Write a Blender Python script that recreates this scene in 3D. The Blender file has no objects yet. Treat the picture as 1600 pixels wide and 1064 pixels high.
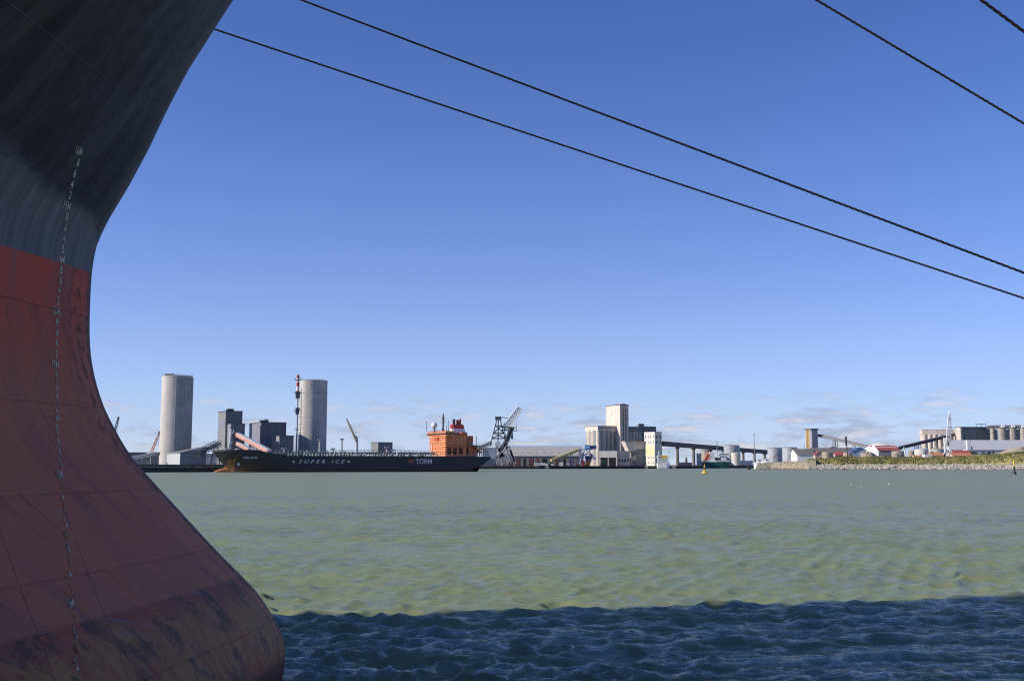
import bpy, math, random
import numpy as np
from mathutils import Vector, Matrix
C = bpy.context.scene
COL = C.collection
R = math.radians
random.seed(7)
# ------------------------------------------------------------------ camera, sky, sun
F, HC, PITCH = 1700.0, 4.85, math.atan(194/1700.0)
cd = bpy.data.cameras.new('camera'); cam = bpy.data.objects.new('camera', cd); COL.objects.link(cam)
cd.sensor_width = 36; cd.lens = 36*F/1600; cd.clip_start = .2; cd.clip_end = 30000
cam.location = (0, 0, HC); cam.rotation_euler = (math.pi/2+PITCH, 0, 0); C.camera = cam
SUN_EL, SUN_AZ = R(28), math.atan2(-.98, -.20)      # azimuth: direction (sin, cos) towards the sun
sd = bpy.data.lights.new('sun', 'SUN'); sd.energy = 5.0; sd.angle = R(.5); sd.color = (1, .94, .86)
so = bpy.data.objects.new('sun', sd); COL.objects.link(so)
sv = Vector((math.sin(SUN_AZ)*math.cos(SUN_EL), math.cos(SUN_AZ)*math.cos(SUN_EL), math.sin(SUN_EL)))
so.rotation_euler = sv.to_track_quat('Z', 'Y').to_euler(); so.location = (-60, -20, 60)
w = bpy.data.worlds.new('World'); C.world = w; w.use_nodes = True
nt = w.node_tree; N = nt.nodes; L = nt.links
for n in list(N): N.remove(n)
SKY_S = .090
HAZE_A, HAZE_D, HAZE_C = .92, .115, (.55, .62, .755)      # pale air low over the horizon
out = N.new('ShaderNodeOutputWorld'); bg = N.new('ShaderNodeBackground'); L.new(bg.outputs[0], out.inputs[0])
sky = N.new('ShaderNodeTexSky'); sky.sky_type = 'NISHITA'; sky.sun_disc = False
sky.sun_elevation = SUN_EL; sky.sun_rotation = SUN_AZ % (2*math.pi)
sky.air_density = .7; sky.dust_density = 0; sky.ozone_density = 3.5; sky.altitude = 0
bg.inputs[1].default_value = SKY_S
tc = N.new('ShaderNodeTexCoord')
hsv = N.new('ShaderNodeMix'); hsv.data_type = 'RGBA'; hsv.blend_type = 'MULTIPLY'; hsv.inputs[0].default_value = 1; hsv.inputs[7].default_value = (.75, 1.02, 1.62, 1); L.new(sky.outputs[0], hsv.inputs[6])
def wm(op, a, b=None, c=None):
    n = N.new('ShaderNodeMath'); n.operation = op
    for i, v in enumerate((a, b, c)):
        if v is None: continue
        if isinstance(v, (int, float)): n.inputs[i].default_value = v
        else: L.new(v, n.inputs[i])
    return n.outputs[0]
sep = N.new('ShaderNodeSeparateXYZ'); L.new(tc.outputs['Generated'], sep.inputs[0])
mp = N.new('ShaderNodeMapping'); mp.inputs['Scale'].default_value = (19, 19, 84); L.new(tc.outputs['Generated'], mp.inputs[0])
nz = N.new('ShaderNodeTexNoise'); nz.inputs['Scale'].default_value = 1; nz.inputs['Detail'].default_value = 7; nz.inputs['Roughness'].default_value = .6
L.new(mp.outputs[0], nz.inputs['Vector'])
band = wm('MULTIPLY', wm('SMOOTH_MIN', 1, wm('MAXIMUM', 0, wm('MULTIPLY', sep.outputs[2], 90)), .2),
          wm('MAXIMUM', 0, wm('SUBTRACT', 1, wm('MULTIPLY', sep.outputs[2], 13.5))))
side = wm('ADD', .72, wm('MULTIPLY', sep.outputs[0], .9))
cov = wm('MULTIPLY', wm('MULTIPLY', band, side), 1.0)
th = wm('SUBTRACT', nz.outputs[0], wm('SUBTRACT', .545, wm('MULTIPLY', cov, .19)))
cl = wm('MULTIPLY', wm('MINIMUM', 1, wm('MAXIMUM', 0, wm('MULTIPLY', th, 7))), wm('MINIMUM', 1, wm('MULTIPLY', band, 2.2)))
mp2 = N.new('ShaderNodeMapping'); mp2.inputs['Scale'].default_value = (19, 19, 84); mp2.inputs['Location'].default_value = (.25, .1, -.42)
L.new(tc.outputs['Generated'], mp2.inputs[0])
nz2 = N.new('ShaderNodeTexNoise'); nz2.inputs['Scale'].default_value = 1; nz2.inputs['Detail'].default_value = 5; L.new(mp2.outputs[0], nz2.inputs['Vector'])
lit = wm('MINIMUM', 1, wm('MAXIMUM', 0, wm('MULTIPLY', wm('SUBTRACT', nz.outputs[0], nz2.outputs[0]), 6)))
cc = N.new('ShaderNodeMix'); cc.data_type = 'RGBA'; L.new(lit, cc.inputs[0])
cc.inputs[6].default_value = (3.3, 3.9, 5.4, 1); cc.inputs[7].default_value = (7.2, 6.9, 7.2, 1)
mx = N.new('ShaderNodeMix'); mx.data_type = 'RGBA'; L.new(wm('MULTIPLY', cl, .66), mx.inputs[0])
hz = N.new('ShaderNodeMix'); hz.data_type = 'RGBA'
L.new(wm('MULTIPLY', HAZE_A, wm('EXPONENT', wm('MULTIPLY', wm('ABSOLUTE', sep.outputs[2]), -1/HAZE_D))), hz.inputs[0])
L.new(hsv.outputs[2], hz.inputs[6]); hz.inputs[7].default_value = (*[c/SKY_S for c in HAZE_C], 1)
L.new(hz.outputs[2], mx.inputs[6]); L.new(cc.outputs[2], mx.inputs[7]); L.new(mx.outputs[2], bg.inputs[0])
C.view_settings.view_transform = 'Standard'; C.view_settings.look = 'None'; C.view_settings.gamma = 1
C.view_settings.exposure = 0.12
C.render.engine = 'CYCLES'
C.cycles.use_denoising = False; C.cycles.filter_width = 1.15; C.cycles.use_adaptive_sampling = True; C.cycles.adaptive_threshold = .004
C.cycles.sample_clamp_indirect = 3; C.cycles.sample_clamp_direct = 3

# ------------------------------------------------------------------ pixel ray -> point at ground distance Y
cP, sP = math.cos(PITCH), math.sin(PITCH)
def W(px, py, Y):
    cy = (532-py)/F; den = cP-cy*sP
    return Vector(((px-800)/F*Y/den, Y, HC+Y*(sP+cy*cP)/den))
def Xat(px, Y, py=715): return W(px, py, Y).x
def Zat(py, Y): return W(800, py, Y).z
# ------------------------------------------------------------------ materials
MATS = {}
def M(name, col, rough=.7, var=.2, scale=.5, stretch=(1, 1, 1), metal=0, panel=None, streak=0, col2=None, bump=0):
    if name in MATS: return MATS[name]
    m = bpy.data.materials.new(name); m.use_nodes = True; nt = m.node_tree; N = nt.nodes; L = nt.links
    b = N['Principled BSDF']; b.inputs['Roughness'].default_value = rough; b.inputs['Metallic'].default_value = metal
    tc = N.new('ShaderNodeTexCoord'); mp = N.new('ShaderNodeMapping'); L.new(tc.outputs['Object'], mp.inputs[0])
    mp.inputs['Scale'].default_value = stretch
    nz = N.new('ShaderNodeTexNoise'); nz.inputs['Scale'].default_value = scale; nz.inputs['Detail'].default_value = 8
    nz.inputs['Roughness'].default_value = .65; L.new(mp.outputs[0], nz.inputs['Vector'])
    rp = N.new('ShaderNodeValToRGB'); L.new(nz.outputs[0], rp.inputs[0])
    lo = [c*(1-var) for c in col]; hi = [min(1, c*(1+var)) for c in (col2 or col)]
    rp.color_ramp.elements[0].position = .32; rp.color_ramp.elements[0].color = (*lo, 1)
    rp.color_ramp.elements[1].position = .68; rp.color_ramp.elements[1].color = (*hi, 1)
    o = rp.outputs[0]
    if streak:
        mp3 = N.new('ShaderNodeMapping'); mp3.inputs['Scale'].default_value = (1, 1, .06); L.new(tc.outputs['Object'], mp3.inputs[0])
        n3 = N.new('ShaderNodeTexNoise'); n3.inputs['Scale'].default_value = scale*2; n3.inputs['Detail'].default_value = 4; L.new(mp3.outputs[0], n3.inputs['Vector'])
        r3 = N.new('ShaderNodeValToRGB'); L.new(n3.outputs[0], r3.inputs[0])
        r3.color_ramp.elements[0].position = .35; r3.color_ramp.elements[0].color = (1-streak,)*3+(1,)
        r3.color_ramp.elements[1].position = .6; r3.color_ramp.elements[1].color = (1, 1, 1, 1)
        mm = N.new('ShaderNodeMix'); mm.data_type = 'RGBA'; mm.blend_type = 'MULTIPLY'; mm.inputs[0].default_value = 1
        L.new(o, mm.inputs[6]); L.new(r3.outputs[0], mm.inputs[7]); o = mm.outputs[2]
    if panel:      # (horizontal pitch or 0, vertical pitch or 0, line width, darkening)
        ph, pv, lw, dk = panel; terms = []
        sp = N.new('ShaderNodeSeparateXYZ'); L.new(tc.outputs['Object'], sp.inputs[0])
        def line(src, pitch):
            a = N.new('ShaderNodeMath'); a.operation = 'PINGPONG'; L.new(src, a.inputs[0]); a.inputs[1].default_value = pitch/2
            c = N.new('ShaderNodeMath'); c.operation = 'LESS_THAN'; L.new(a.outputs[0], c.inputs[0]); c.inputs[1].default_value = lw/2
            return c.outputs[0]
        if pv: terms.append(line(sp.outputs[2], pv))
        if ph:
            ad = N.new('ShaderNodeMath'); ad.operation = 'ADD'; L.new(sp.outputs[0], ad.inputs[0]); L.new(sp.outputs[1], ad.inputs[1])
            terms.append(line(ad.outputs[0], ph))
        t = terms[0]
        if len(terms) > 1:
            a = N.new('ShaderNodeMath'); a.operation = 'MAXIMUM'; L.new(terms[0], a.inputs[0]); L.new(terms[1], a.inputs[1]); t = a.outputs[0]
        a = N.new('ShaderNodeMath'); a.operation = 'MULTIPLY'; L.new(t, a.inputs[0]); a.inputs[1].default_value = dk
        mm = N.new('ShaderNodeMix'); mm.data_type = 'RGBA'; L.new(a.outputs[0], mm.inputs[0]); L.new(o, mm.inputs[6])
        mm.inputs[7].default_value = (col[0]*.3, col[1]*.3, col[2]*.3, 1); o = mm.outputs[2]
    if bump:
        bn = N.new('ShaderNodeBump'); bn.inputs['Strength'].default_value = bump; bn.inputs['Distance'].default_value = .3
        L.new(nz.outputs[0], bn.inputs['Height']); L.new(bn.outputs[0], b.inputs['Normal'])
    L.new(o, b.inputs['Base Color']); MATS[name] = m
    return m
concrete = M('concrete', (.52, .48, .43), .85, .14, .08, panel=(0, 2.6, .4, .10), streak=.10)
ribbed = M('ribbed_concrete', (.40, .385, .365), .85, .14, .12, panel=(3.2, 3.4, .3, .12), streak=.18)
beige = M('beige_concrete', (.68, .58, .48), .85, .12, .1, streak=.18)
beige2 = M('weathered_beige_concrete', (.58, .51, .43), .85, .18, .12, streak=.3, panel=(0, 5.5, .35, .2))
cream = M('cream_paint', (.68, .64, .46), .7, .08, .1, streak=.12)
cream2 = M('off_white_render', (.64, .61, .53), .7, .08, .1, streak=.15)
white = M('white_paint', (.78, .77, .74), .5, .08, .3, streak=.12)
grey_clad = M('grey_cladding', (.22, .222, .222), .6, .08, .15, panel=(2.4, 6, .25, .3))
mid_clad = M('mid_grey_cladding', (.24, .245, .25), .6, .08, .15, panel=(2.4, 0, .3, .25))
dark_clad = M('dark_grey_cladding', (.18, .172, .178), .55, .1, .15, panel=(6, 8, .3, .4))
lilac_clad = M('lilac_grey_cladding', (.21, .20, .25), .6, .05, .2)
light_clad = M('light_grey_cladding', (.47, .47, .47), .55, .06, .2, panel=(3, 0, .25, .2))
dark_metal = M('dark_metal', (.05, .052, .06), .5, .3, .8)
grey_metal = M('grey_metal', (.22, .22, .23), .5, .25, .8)
pale_metal = M('pale_metal', (.50, .50, .50), .45, .2, .8)
tank_grey = M('tank_grey', (.40, .41, .43), .45, .1, .1, panel=(0, 2.5, .15, .2), streak=.2)
tank_beige = M('tank_beige', (.42, .36, .28), .6, .15, .1, panel=(0, 2.4, .15, .2), streak=.35)
rust = M('rust', (.17, .07, .03), .85, .4, .8)
black_paint = M('black_paint', (.018, .018, .02), .5, .3, .5)
red_paint = M('red_paint', (.50, .045, .04), .5, .15, .5, streak=.2)
orange_paint = M('orange_paint', (.86, .30, .12), .5, .1, .3, streak=.15, panel=(0, 3, .12, .2))
orange_dark = M('worn_orange_paint', (.58, .16, .06), .6, .15, .3, streak=.3)
blue_paint = M('blue_paint', (.10, .22, .46), .5, .2, .4, streak=.2)
lblue_paint = M('light_blue_paint', (.17, .36, .55), .5, .15, .4)
navy_roof = M('navy_roof', (.05, .10, .24), .5, .12, .3)
green_paint = M('green_paint', (.03, .18, .11), .5, .2, .4)
yellow_paint = M('yellow_paint', (.75, .45, .05), .5, .15, .5)
pyellow = M('pale_yellow_paint', (.55, .48, .17), .6, .2, .5)
salmon = M('salmon_cladding', (.62, .30, .22), .6, .12, .3, panel=(2.5, 0, .4, .3))
glass = M('window_glass', (.03, .035, .045), .15, .2, .5)
opening = M('dark_interior', (.015, .015, .016), .9, .2, .5)
tan_roof = M('fibre_cement_roof', (.40, .37, .33), .85, .12, .15, panel=(6, 0, .4, .18), streak=.1)
brown_roof = M('brown_roof', (.17, .15, .135), .85, .15, .15, panel=(6, 0, .4, .2))
red_roof = M('red_roof', (.38, .085, .07), .7, .15, .4)
terracotta = M('terracotta_tiles', (.50, .20, .10), .85, .2, .6)
pinkish = M('pink_render', (.50, .36, .32), .8, .1, .3)
asphalt = M('quay_surface', (.16, .15, .13), .9, .25, .05, col2=(.15, .17, .08))
quay_mat = M('quay_concrete', (.065, .062, .058), .85, .4, .35, streak=.5)
quay_light = M('pale_quay_concrete', (.36, .33, .28), .85, .2, .6, streak=.4)
sand = M('sand', (.42, .33, .215), .95, .2, .25, bump=.5)
earth = M('brown_earth', (.24, .20, .135), .95, .35, .3, col2=(.30, .26, .17), bump=.6)
grass_ground = M('rough_grass', (.10, .12, .025), .95, .4, .10, col2=(.36, .29, .12), bump=.6)
grass_leaf = M('grass_blades', (.075, .11, .02), .9, .4, .07, col2=(.28, .25, .09))
leaf = M('leaves', (.035, .06, .018), .8, .4, .6)
bark = M('bark', (.08, .06, .045), .9, .3, 2)
rock = M('rock', (.50, .45, .38), .9, .45, .35, bump=.5)
rock2 = M('brown_rock', (.28, .235, .17), .9, .35, .4, bump=.5)
foam_white = M('feathers', (.8, .8, .78), .7, .05, 2)

# ------------------------------------------------------------------ mesh builder
class MB:
    def __init__(s): s.v = []; s.f = []
    def add(s, vs, fs):
        k = len(s.v); s.v += [tuple(v) for v in vs]; s.f += [tuple(i+k for i in f) for f in fs]; return s
    def box(s, x0, x1, y0, y1, z0, z1):
        return s.add([(x0, y0, z0), (x1, y0, z0), (x1, y1, z0), (x0, y1, z0), (x0, y0, z1), (x1, y0, z1), (x1, y1, z1), (x0, y1, z1)],
                     [(0, 3, 2, 1), (4, 5, 6, 7), (0, 1, 5, 4), (1, 2, 6, 5), (2, 3, 7, 6), (3, 0, 4, 7)])
    def bar(s, p, q, r0, r1=None, n=6, sq=False):
        p = Vector(p); q = Vector(q); d = q-p
        if d.length < 1e-6: return s
        r1 = r0 if r1 is None else r1
        u = d.normalized().orthogonal().normalized() if abs(d.normalized().z) < .9 else Vector((1, 0, 0))
        if abs(d.normalized().z) < .9: u = d.cross(Vector((0, 0, 1))).normalized()
        vv = d.cross(u).normalized(); n = 4 if sq else n; off = math.pi/4 if sq else 0; k = 1.414 if sq else 1
        vs = []
        for c, r in ((p, r0), (q, r1)):
            for i in range(n):
                a = off+2*math.pi*i/n; vs.append(c+(u*math.cos(a)+vv*math.sin(a))*r*k)
        fs = [(i, (i+1) % n, n+(i+1) % n, n+i) for i in range(n)]+[tuple(range(n))[::-1], tuple(range(n, 2*n))]
        return s.add(vs, fs)
    def lathe(s, prof, cx=0, cy=0, n=48):
        vs = []; fs = []
        for r, z in prof:
            for i in range(n):
                a = 2*math.pi*i/n; vs.append((cx+r*math.cos(a), cy+r*math.sin(a), z))
        m = len(prof)
        for j in range(m-1):
            for i in range(n): fs.append((j*n+i, j*n+(i+1) % n, (j+1)*n+(i+1) % n, (j+1)*n+i))
        fs += [tuple(range(n))[::-1], tuple(range((m-1)*n, m*n))]
        return s.add(vs, fs)
    def prism(s, poly, y0, y1):                      # polygon in x,z extruded along y
        n = len(poly)
        return s.add([(x, y0, z) for x, z in poly]+[(x, y1, z) for x, z in poly],
                     [tuple(range(n)), tuple(range(n, 2*n))[::-1]]+[(i, n+i, n+(i+1) % n, (i+1) % n) for i in range(n)])
    def prismx(s, poly, x0, x1):                     # polygon in y,z extruded along x
        n = len(poly)
        return s.add([(x0, y, z) for y, z in poly]+[(x1, y, z) for y, z in poly],
                     [tuple(range(n))[::-1], tuple(range(n, 2*n))]+[(i, (i+1) % n, n+(i+1) % n, n+i) for i in range(n)])
    def slab(s, poly, z0, z1):                       # polygon in x,y
        n = len(poly)
        return s.add([(x, y, z0) for x, y in poly]+[(x, y, z1) for x, y in poly],
                     [tuple(range(n))[::-1], tuple(range(n, 2*n))]+[(i, (i+1) % n, n+(i+1) % n, n+i) for i in range(n)])
    def lattice(s, p, q, w0, w1, h0, h1, bays, r, rd=None, up=(0, 0, 1)):
        p = Vector(p); q = Vector(q); d = (q-p).normalized(); sd_ = d.cross(Vector(up)).normalized(); u = sd_.cross(d).normalized(); rd = rd or r*.6
        def c(t, a, b):
            w = w0+(w1-w0)*t; h = h0+(h1-h0)*t
            return p.lerp(q, t)+sd_*a*w/2+u*b*h/2
        cs = [(-1, -1), (1, -1), (1, 1), (-1, 1)]
        for a, b in cs: s.bar(c(0, a, b), c(1, a, b), r, n=4)
        for k in range(bays+1):
            t = k/bays
            for i in range(4):
                a, b = cs[i]; a2, b2 = cs[(i+1) % 4]; s.bar(c(t, a, b), c(t, a2, b2), rd, n=3)
                if k < bays:
                    if (k+i) % 2: s.bar(c(t, a, b), c((k+1)/bays, a2, b2), rd, n=3)
                    else: s.bar(c(t, a2, b2), c((k+1)/bays, a, b), rd, n=3)
        return s
    def build(s, name, mat, parent=None, smooth=False):
        me = bpy.data.meshes.new(name); me.from_pydata(s.v, [], s.f); me.update()
        me.materials.append(mat)
        if smooth:
            me.polygons.foreach_set('use_smooth', [True]*len(me.polygons))
            try: me.set_sharp_from_angle(angle=R(35))
            except Exception: pass
        o = bpy.data.objects.new(name, me); COL.objects.link(o)
        if parent: o.parent = parent
        return o
def tag(o, label=None, cat=None, group=None, kind=None):
    if label: o['label'] = label
    if cat: o['category'] = cat
    if group: o['group'] = group
    if kind: o['kind'] = kind
    return o
def thing(name, label, cat, loc=(0, 0, 0), rz=0, group=None):
    o = bpy.data.objects.new(name, None); COL.objects.link(o); o.location = loc; o.rotation_euler = (0, 0, rz); o.empty_display_size = .5
    return tag(o, label, cat, group)
def copy_tree(o, parent=None):
    c = o.copy(); COL.objects.link(c); c.parent = parent
    for ch in list(o.children): copy_tree(ch, c)
    return c
def repeat(first, positions):
    for p in positions:
        c = first.copy(); COL.objects.link(c); c.parent = first.parent; c.location = p
ZG = 3.2
# ------------------------------------------------------------------ water: displaced sea surface, finer near the viewer
def build_water():
    rs = [1.0]
    while rs[-1] < 9000:
        r = rs[-1]; rs.append(r*(1.012 if r < 14 else 1.0042 if r < 90 else 1.0056 if r < 260 else 1.012 if r < 1500 else 1.05))
    rs = np.array(rs)
    fine = np.linspace(-R(33), R(36), 900); rest = np.linspace(R(36), 2*math.pi-R(33), 70)[1:-1]
    an = np.concatenate([fine, rest]); nr, na = len(rs), len(an)
    RR, AA = np.meshgrid(rs, an, indexing='ij')
    X = (RR*np.sin(AA)).ravel(); Y = (RR*np.cos(AA)).ravel(); Rr = RR.ravel()
    sp = Rr*.0044
    coarse = (AA.ravel() > R(36.2)); sp = np.where(coarse, Rr*.08, sp)
    sel = np.where((Rr < 800) & (Rr > 2))[0]
    rng = np.random.default_rng(11)
    Z = np.zeros(len(X)); DX = np.zeros(len(X)); DY = np.zeros(len(X))
    xs, ys, ss = X[sel].astype(np.float32), Y[sel].astype(np.float32), sp[sel].astype(np.float32)
    # patchy gusts modulate the short waves
    gust = .85+.22*np.sin(xs*.11+ys*.07+1)+.18*np.sin(xs*.045-ys*.16+2.2)+.12*np.sin(xs*.27+ys*.31)
    zz = np.zeros(len(sel), np.float32); dx = zz.copy(); dy = zz.copy()
    n = 210; lam = np.exp(rng.uniform(math.log(.2), math.log(5.5), n)); lam.sort()
    for l in lam:
        th = math.atan2(-1, .38)+rng.normal(0, .75 if l < 1.2 else .5)
        k = 2*math.pi/l; ph = rng.uniform(0, 6.28)
        a = .0118*l**.84*math.exp(-(l/2.6)**2)
        a = a*(1+.3*rng.normal())
        wgt = np.clip((l/ss-2.2)/2.2, 0, 1)*(gust if l < 3.2 else 1)
        arg = k*(math.cos(th)*xs+math.sin(th)*ys)+ph
        cs, sn = np.cos(arg), np.sin(arg)
        zz += a*wgt*cs; q = .72*a*wgt*sn
        dx -= q*math.cos(th); dy -= q*math.sin(th)
    Z[sel] = zz; DX[sel] = dx; DY[sel] = dy
    X = X+DX; Y = Y+DY
    co = np.stack([X, Y, Z], 1); co = np.vstack([co, [[0, 0, 0]]])
    i = np.arange(nr-1)[:, None]*na; j = np.arange(na)[None, :]; j2 = (j+1) % na
    q = np.stack([i+j, i+j2, i+na+j2, i+na+j], -1).reshape(-1, 4)
    tri = np.stack([np.full(na, nr*na), np.arange(na), (np.arange(na)+1) % na], 1)
    me = bpy.data.meshes.new('water'); me.vertices.add(len(co)); me.vertices.foreach_set('co', co.astype(np.float32).ravel())
    nl = q.size+tri.size; me.loops.add(nl); me.loops.foreach_set('vertex_index', np.concatenate([q.ravel(), tri.ravel()]).astype(np.int32))
    npoly = len(q)+len(tri); me.polygons.add(npoly)
    ls = np.concatenate([np.arange(len(q))*4, q.size+np.arange(len(tri))*3]).astype(np.int32)
    me.polygons.foreach_set('loop_start', ls)
    me.polygons.foreach_set('use_smooth', np.ones(npoly, bool)); me.update(calc_edges=True); me.validate()
    m = bpy.data.materials.new('sea_water'); m.use_nodes = True; nt = m.node_tree; N = nt.nodes; L = nt.links
    N.remove(N['Principled BSDF'])
    dif = N.new('ShaderNodeBsdfDiffuse'); glo = N.new('ShaderNodeBsdfGlossy'); fre = N.new('ShaderNodeFresnel'); fre.inputs['IOR'].default_value = 1.33
    msh = N.new('ShaderNodeMixShader'); fm_ = N.new('ShaderNodeMath'); fm_.operation = 'MULTIPLY'; L.new(fre.outputs[0], fm_.inputs[0]); fc = N.new('ShaderNodeMath'); fc.operation = 'SMOOTH_MIN'
    FMUL, FCAP = fm_.inputs[1], fc.inputs[1]
    fc.inputs[2].default_value = .10; L.new(fm_.outputs[0], fc.inputs[0]); L.new(fc.outputs[0], msh.inputs[0]); L.new(dif.outputs[0], msh.inputs[1]); L.new(glo.outputs[0], msh.inputs[2]); L.new(msh.outputs[0], N['Material Output'].inputs[0])
    g = N.new('ShaderNodeNewGeometry')
    def noise(sc, st, det=4, ro=.55):
        mp = N.new('ShaderNodeMapping'); mp.inputs['Scale'].default_value = st; L.new(g.outputs['Position'], mp.inputs[0])
        n = N.new('ShaderNodeTexNoise'); n.inputs['Scale'].default_value = sc; n.inputs['Detail'].default_value = det; n.inputs['Roughness'].default_value = ro
        L.new(mp.outputs[0], n.inputs['Vector']); return n.outputs[0]
    rp = N.new('ShaderNodeValToRGB'); L.new(noise(.05, (.35, 1, 1), 10, .72), rp.inputs[0])
    rp.color_ramp.elements[0].position = .35; rp.color_ramp.elements[0].color = WATER_A
    rp.color_ramp.elements[1].position = .68; rp.color_ramp.elements[1].color = WATER_B
    L.new(rp.outputs[0], dif.inputs['Color'])
    pr = N.new('ShaderNodeMapRange'); L.new(noise(.7, (.40, 1, 1), 10, .82), pr.inputs[0]); pr.inputs[1].default_value = .42; pr.inputs[2].default_value = .59; pr.inputs[3].default_value = .05; pr.inputs[4].default_value = 2.1
    pf = N.new('ShaderNodeMapRange'); L.new(noise(1.0, (.95, .26, 1), 9, .80), pf.inputs[0]); pf.inputs[1].default_value = .42; pf.inputs[2].default_value = .60; pf.inputs[3].default_value = .12; pf.inputs[4].default_value = 2.1
    ln0 = N.new('ShaderNodeVectorMath'); ln0.operation = 'LENGTH'; L.new(g.outputs['Position'], ln0.inputs[0])
    fr0 = N.new('ShaderNodeMapRange'); L.new(ln0.outputs['Value'], fr0.inputs[0]); fr0.inputs[1].default_value = 35; fr0.inputs[2].default_value = 130
    px_ = N.new('ShaderNodeMix'); L.new(fr0.outputs[0], px_.inputs[0]); L.new(pr.outputs[0], px_.inputs[2]); L.new(pf.outputs[0], px_.inputs[3])
    pr2 = N.new('ShaderNodeMapRange'); L.new(noise(.06, (.30, 1, 1), 8, .72), pr2.inputs[0]); pr2.inputs[1].default_value = .35; pr2.inputs[2].default_value = .65; pr2.inputs[3].default_value = .62; pr2.inputs[4].default_value = 1.3
    pm = N.new('ShaderNodeMath'); pm.operation = 'MULTIPLY'; L.new(px_.outputs[0], pm.inputs[0]); L.new(pr2.outputs[0], pm.inputs[1]); L.new(pm.outputs[0], FMUL)
    b1 = N.new('ShaderNodeBump'); b1.inputs['Strength'].default_value = 1; b1.inputs['Distance'].default_value = .12
    L.new(noise(2.6, (.75, 1.25, 1), 7, .68), b1.inputs['Height'])
    b2 = N.new('ShaderNodeBump'); b2.inputs['Strength'].default_value = 1; b2.inputs['Distance'].default_value = .55
    # longer ripples only take over where the mesh waves fade out with distance
    b3 = N.new('ShaderNodeBump'); b3.inputs['Strength'].default_value = 1; b3.inputs['Distance'].default_value = .22
    L.new(noise(1.15, (.50, 1.35, 1), 6, .62), b3.inputs['Height']); L.new(b2.outputs[0], b3.inputs['Normal'])
    ln = N.new('ShaderNodeVectorMath'); ln.operation = 'LENGTH'; L.new(g.outputs['Position'], ln.inputs[0])
    mr = N.new('ShaderNodeMapRange'); L.new(ln.outputs['Value'], mr.inputs[0]); mr.inputs[1].default_value = 40; mr.inputs[2].default_value = 240; mr.inputs[3].default_value = 0; mr.inputs[4].default_value = 1
    mm = N.new('ShaderNodeMath'); mm.operation = 'MULTIPLY'; L.new(noise(.55, (.55, 1.3, 1), 5, .62), mm.inputs[0]); L.new(mr.outputs[0], mm.inputs[1])
    cr_ = N.new('ShaderNodeMapRange'); L.new(ln.outputs['Value'], cr_.inputs[0]); cr_.inputs[1].default_value = 20; cr_.inputs[2].default_value = 300; cr_.inputs[3].default_value = .75; cr_.inputs[4].default_value = .50; L.new(cr_.outputs[0], FCAP)
    mro = N.new('ShaderNodeMapRange'); L.new(ln.outputs['Value'], mro.inputs[0]); mro.inputs[1].default_value = 15; mro.inputs[2].default_value = 200; mro.inputs[3].default_value = .07; mro.inputs[4].default_value = .28
    # gusts roughen the unresolved ripples in patches
    gm = N.new('ShaderNodeMath'); gm.operation = 'MULTIPLY_ADD'; L.new(noise(.09, (.35, 1, 1), 9, .75), gm.inputs[0]); gm.inputs[1].default_value = 2.6; gm.inputs[2].default_value = -.15
    gx = N.new('ShaderNodeMath'); gx.operation = 'MULTIPLY'; gx.use_clamp = True; L.new(gm.outputs[0], gx.inputs[0]); L.new(mro.outputs[0], gx.inputs[1])
    L.new(gx.outputs[0], glo.inputs['Roughness'])
    L.new(mm.outputs[0], b2.inputs['Height']); L.new(b3.outputs[0], b1.inputs['Normal']); L.new(b1.outputs[0], glo.inputs['Normal']); L.new(b1.outputs[0], fre.inputs['Normal'])
    # light leaves murky water from below the ripples: its body colour hardly follows the surface slope
    up = N.new('ShaderNodeVectorMath'); up.operation = 'SCALE'; L.new(g.outputs['Normal'], up.inputs[0]); up.inputs['Scale'].default_value = .35
    ad = N.new('ShaderNodeVectorMath'); ad.operation = 'ADD'; L.new(up.outputs[0], ad.inputs[0]); ad.inputs[1].default_value = (0, 0, .65)
    no = N.new('ShaderNodeVectorMath'); no.operation = 'NORMALIZE'; L.new(ad.outputs[0], no.inputs[0]); L.new(no.outputs[0], dif.inputs['Normal'])
    me.materials.append(m)
    o = bpy.data.objects.new('water', me); COL.objects.link(o); o['kind'] = 'structure'
WATER_A = (.222, .262, .140, 1); WATER_B = (.255, .292, .150, 1)
build_water()
# ------------------------------------------------------------------ land
LAND = [(-2600, -554), (-1100, 244), (-34, 811), (-60, 1290), (30, 1292), (225, 1420), (300, 1560), (353, 1600), (370, 1620), (345, 1330), (268, 1205), (320, 1165), (490, 1092), (620, 1078), (2600, 1078), (9000, 1200), (9000, 8000), (-9000, 8000), (-9000, -554)]
tag(MB().slab(LAND, -3, ZG).build('ground', asphalt), kind='structure')
def quay_seg(pts, zt, label):
    q = MB()
    for (x0, y0), (x1, y1) in zip(pts, pts[1:]):
        p = Vector((x0, y0, 0)); e = Vector((x1, y1, 0)); d = (e-p); n = Vector((d.y, -d.x, 0)).normalized()
        a = p+n*.6; b_ = e+n*.6; a2 = p-n*1.4; b2 = e-n*1.4
        q.slab([(a.x, a.y), (b_.x, b_.y), (b2.x, b2.y), (a2.x, a2.y)], -2, zt-.8)
        a = p+n*1.2; b_ = e+n*1.2
        q.slab([(a.x, a.y), (b_.x, b_.y), (b2.x, b2.y), (a2.x, a2.y)], zt-.796, zt+.25)
        L_ = d.length; k = 0
        while k*9 < L_:
            c = p+d.normalized()*k*9+n*1.0; q.box(c.x-.5, c.x+.5, c.y-.5, c.y+.5, -2, zt-.83); k += 1
    return tag(q.build('quay', quay_mat), kind='structure')
quay_seg([(-620, 499), (-34, 811), (-60, 1290)], ZG, '')
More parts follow.
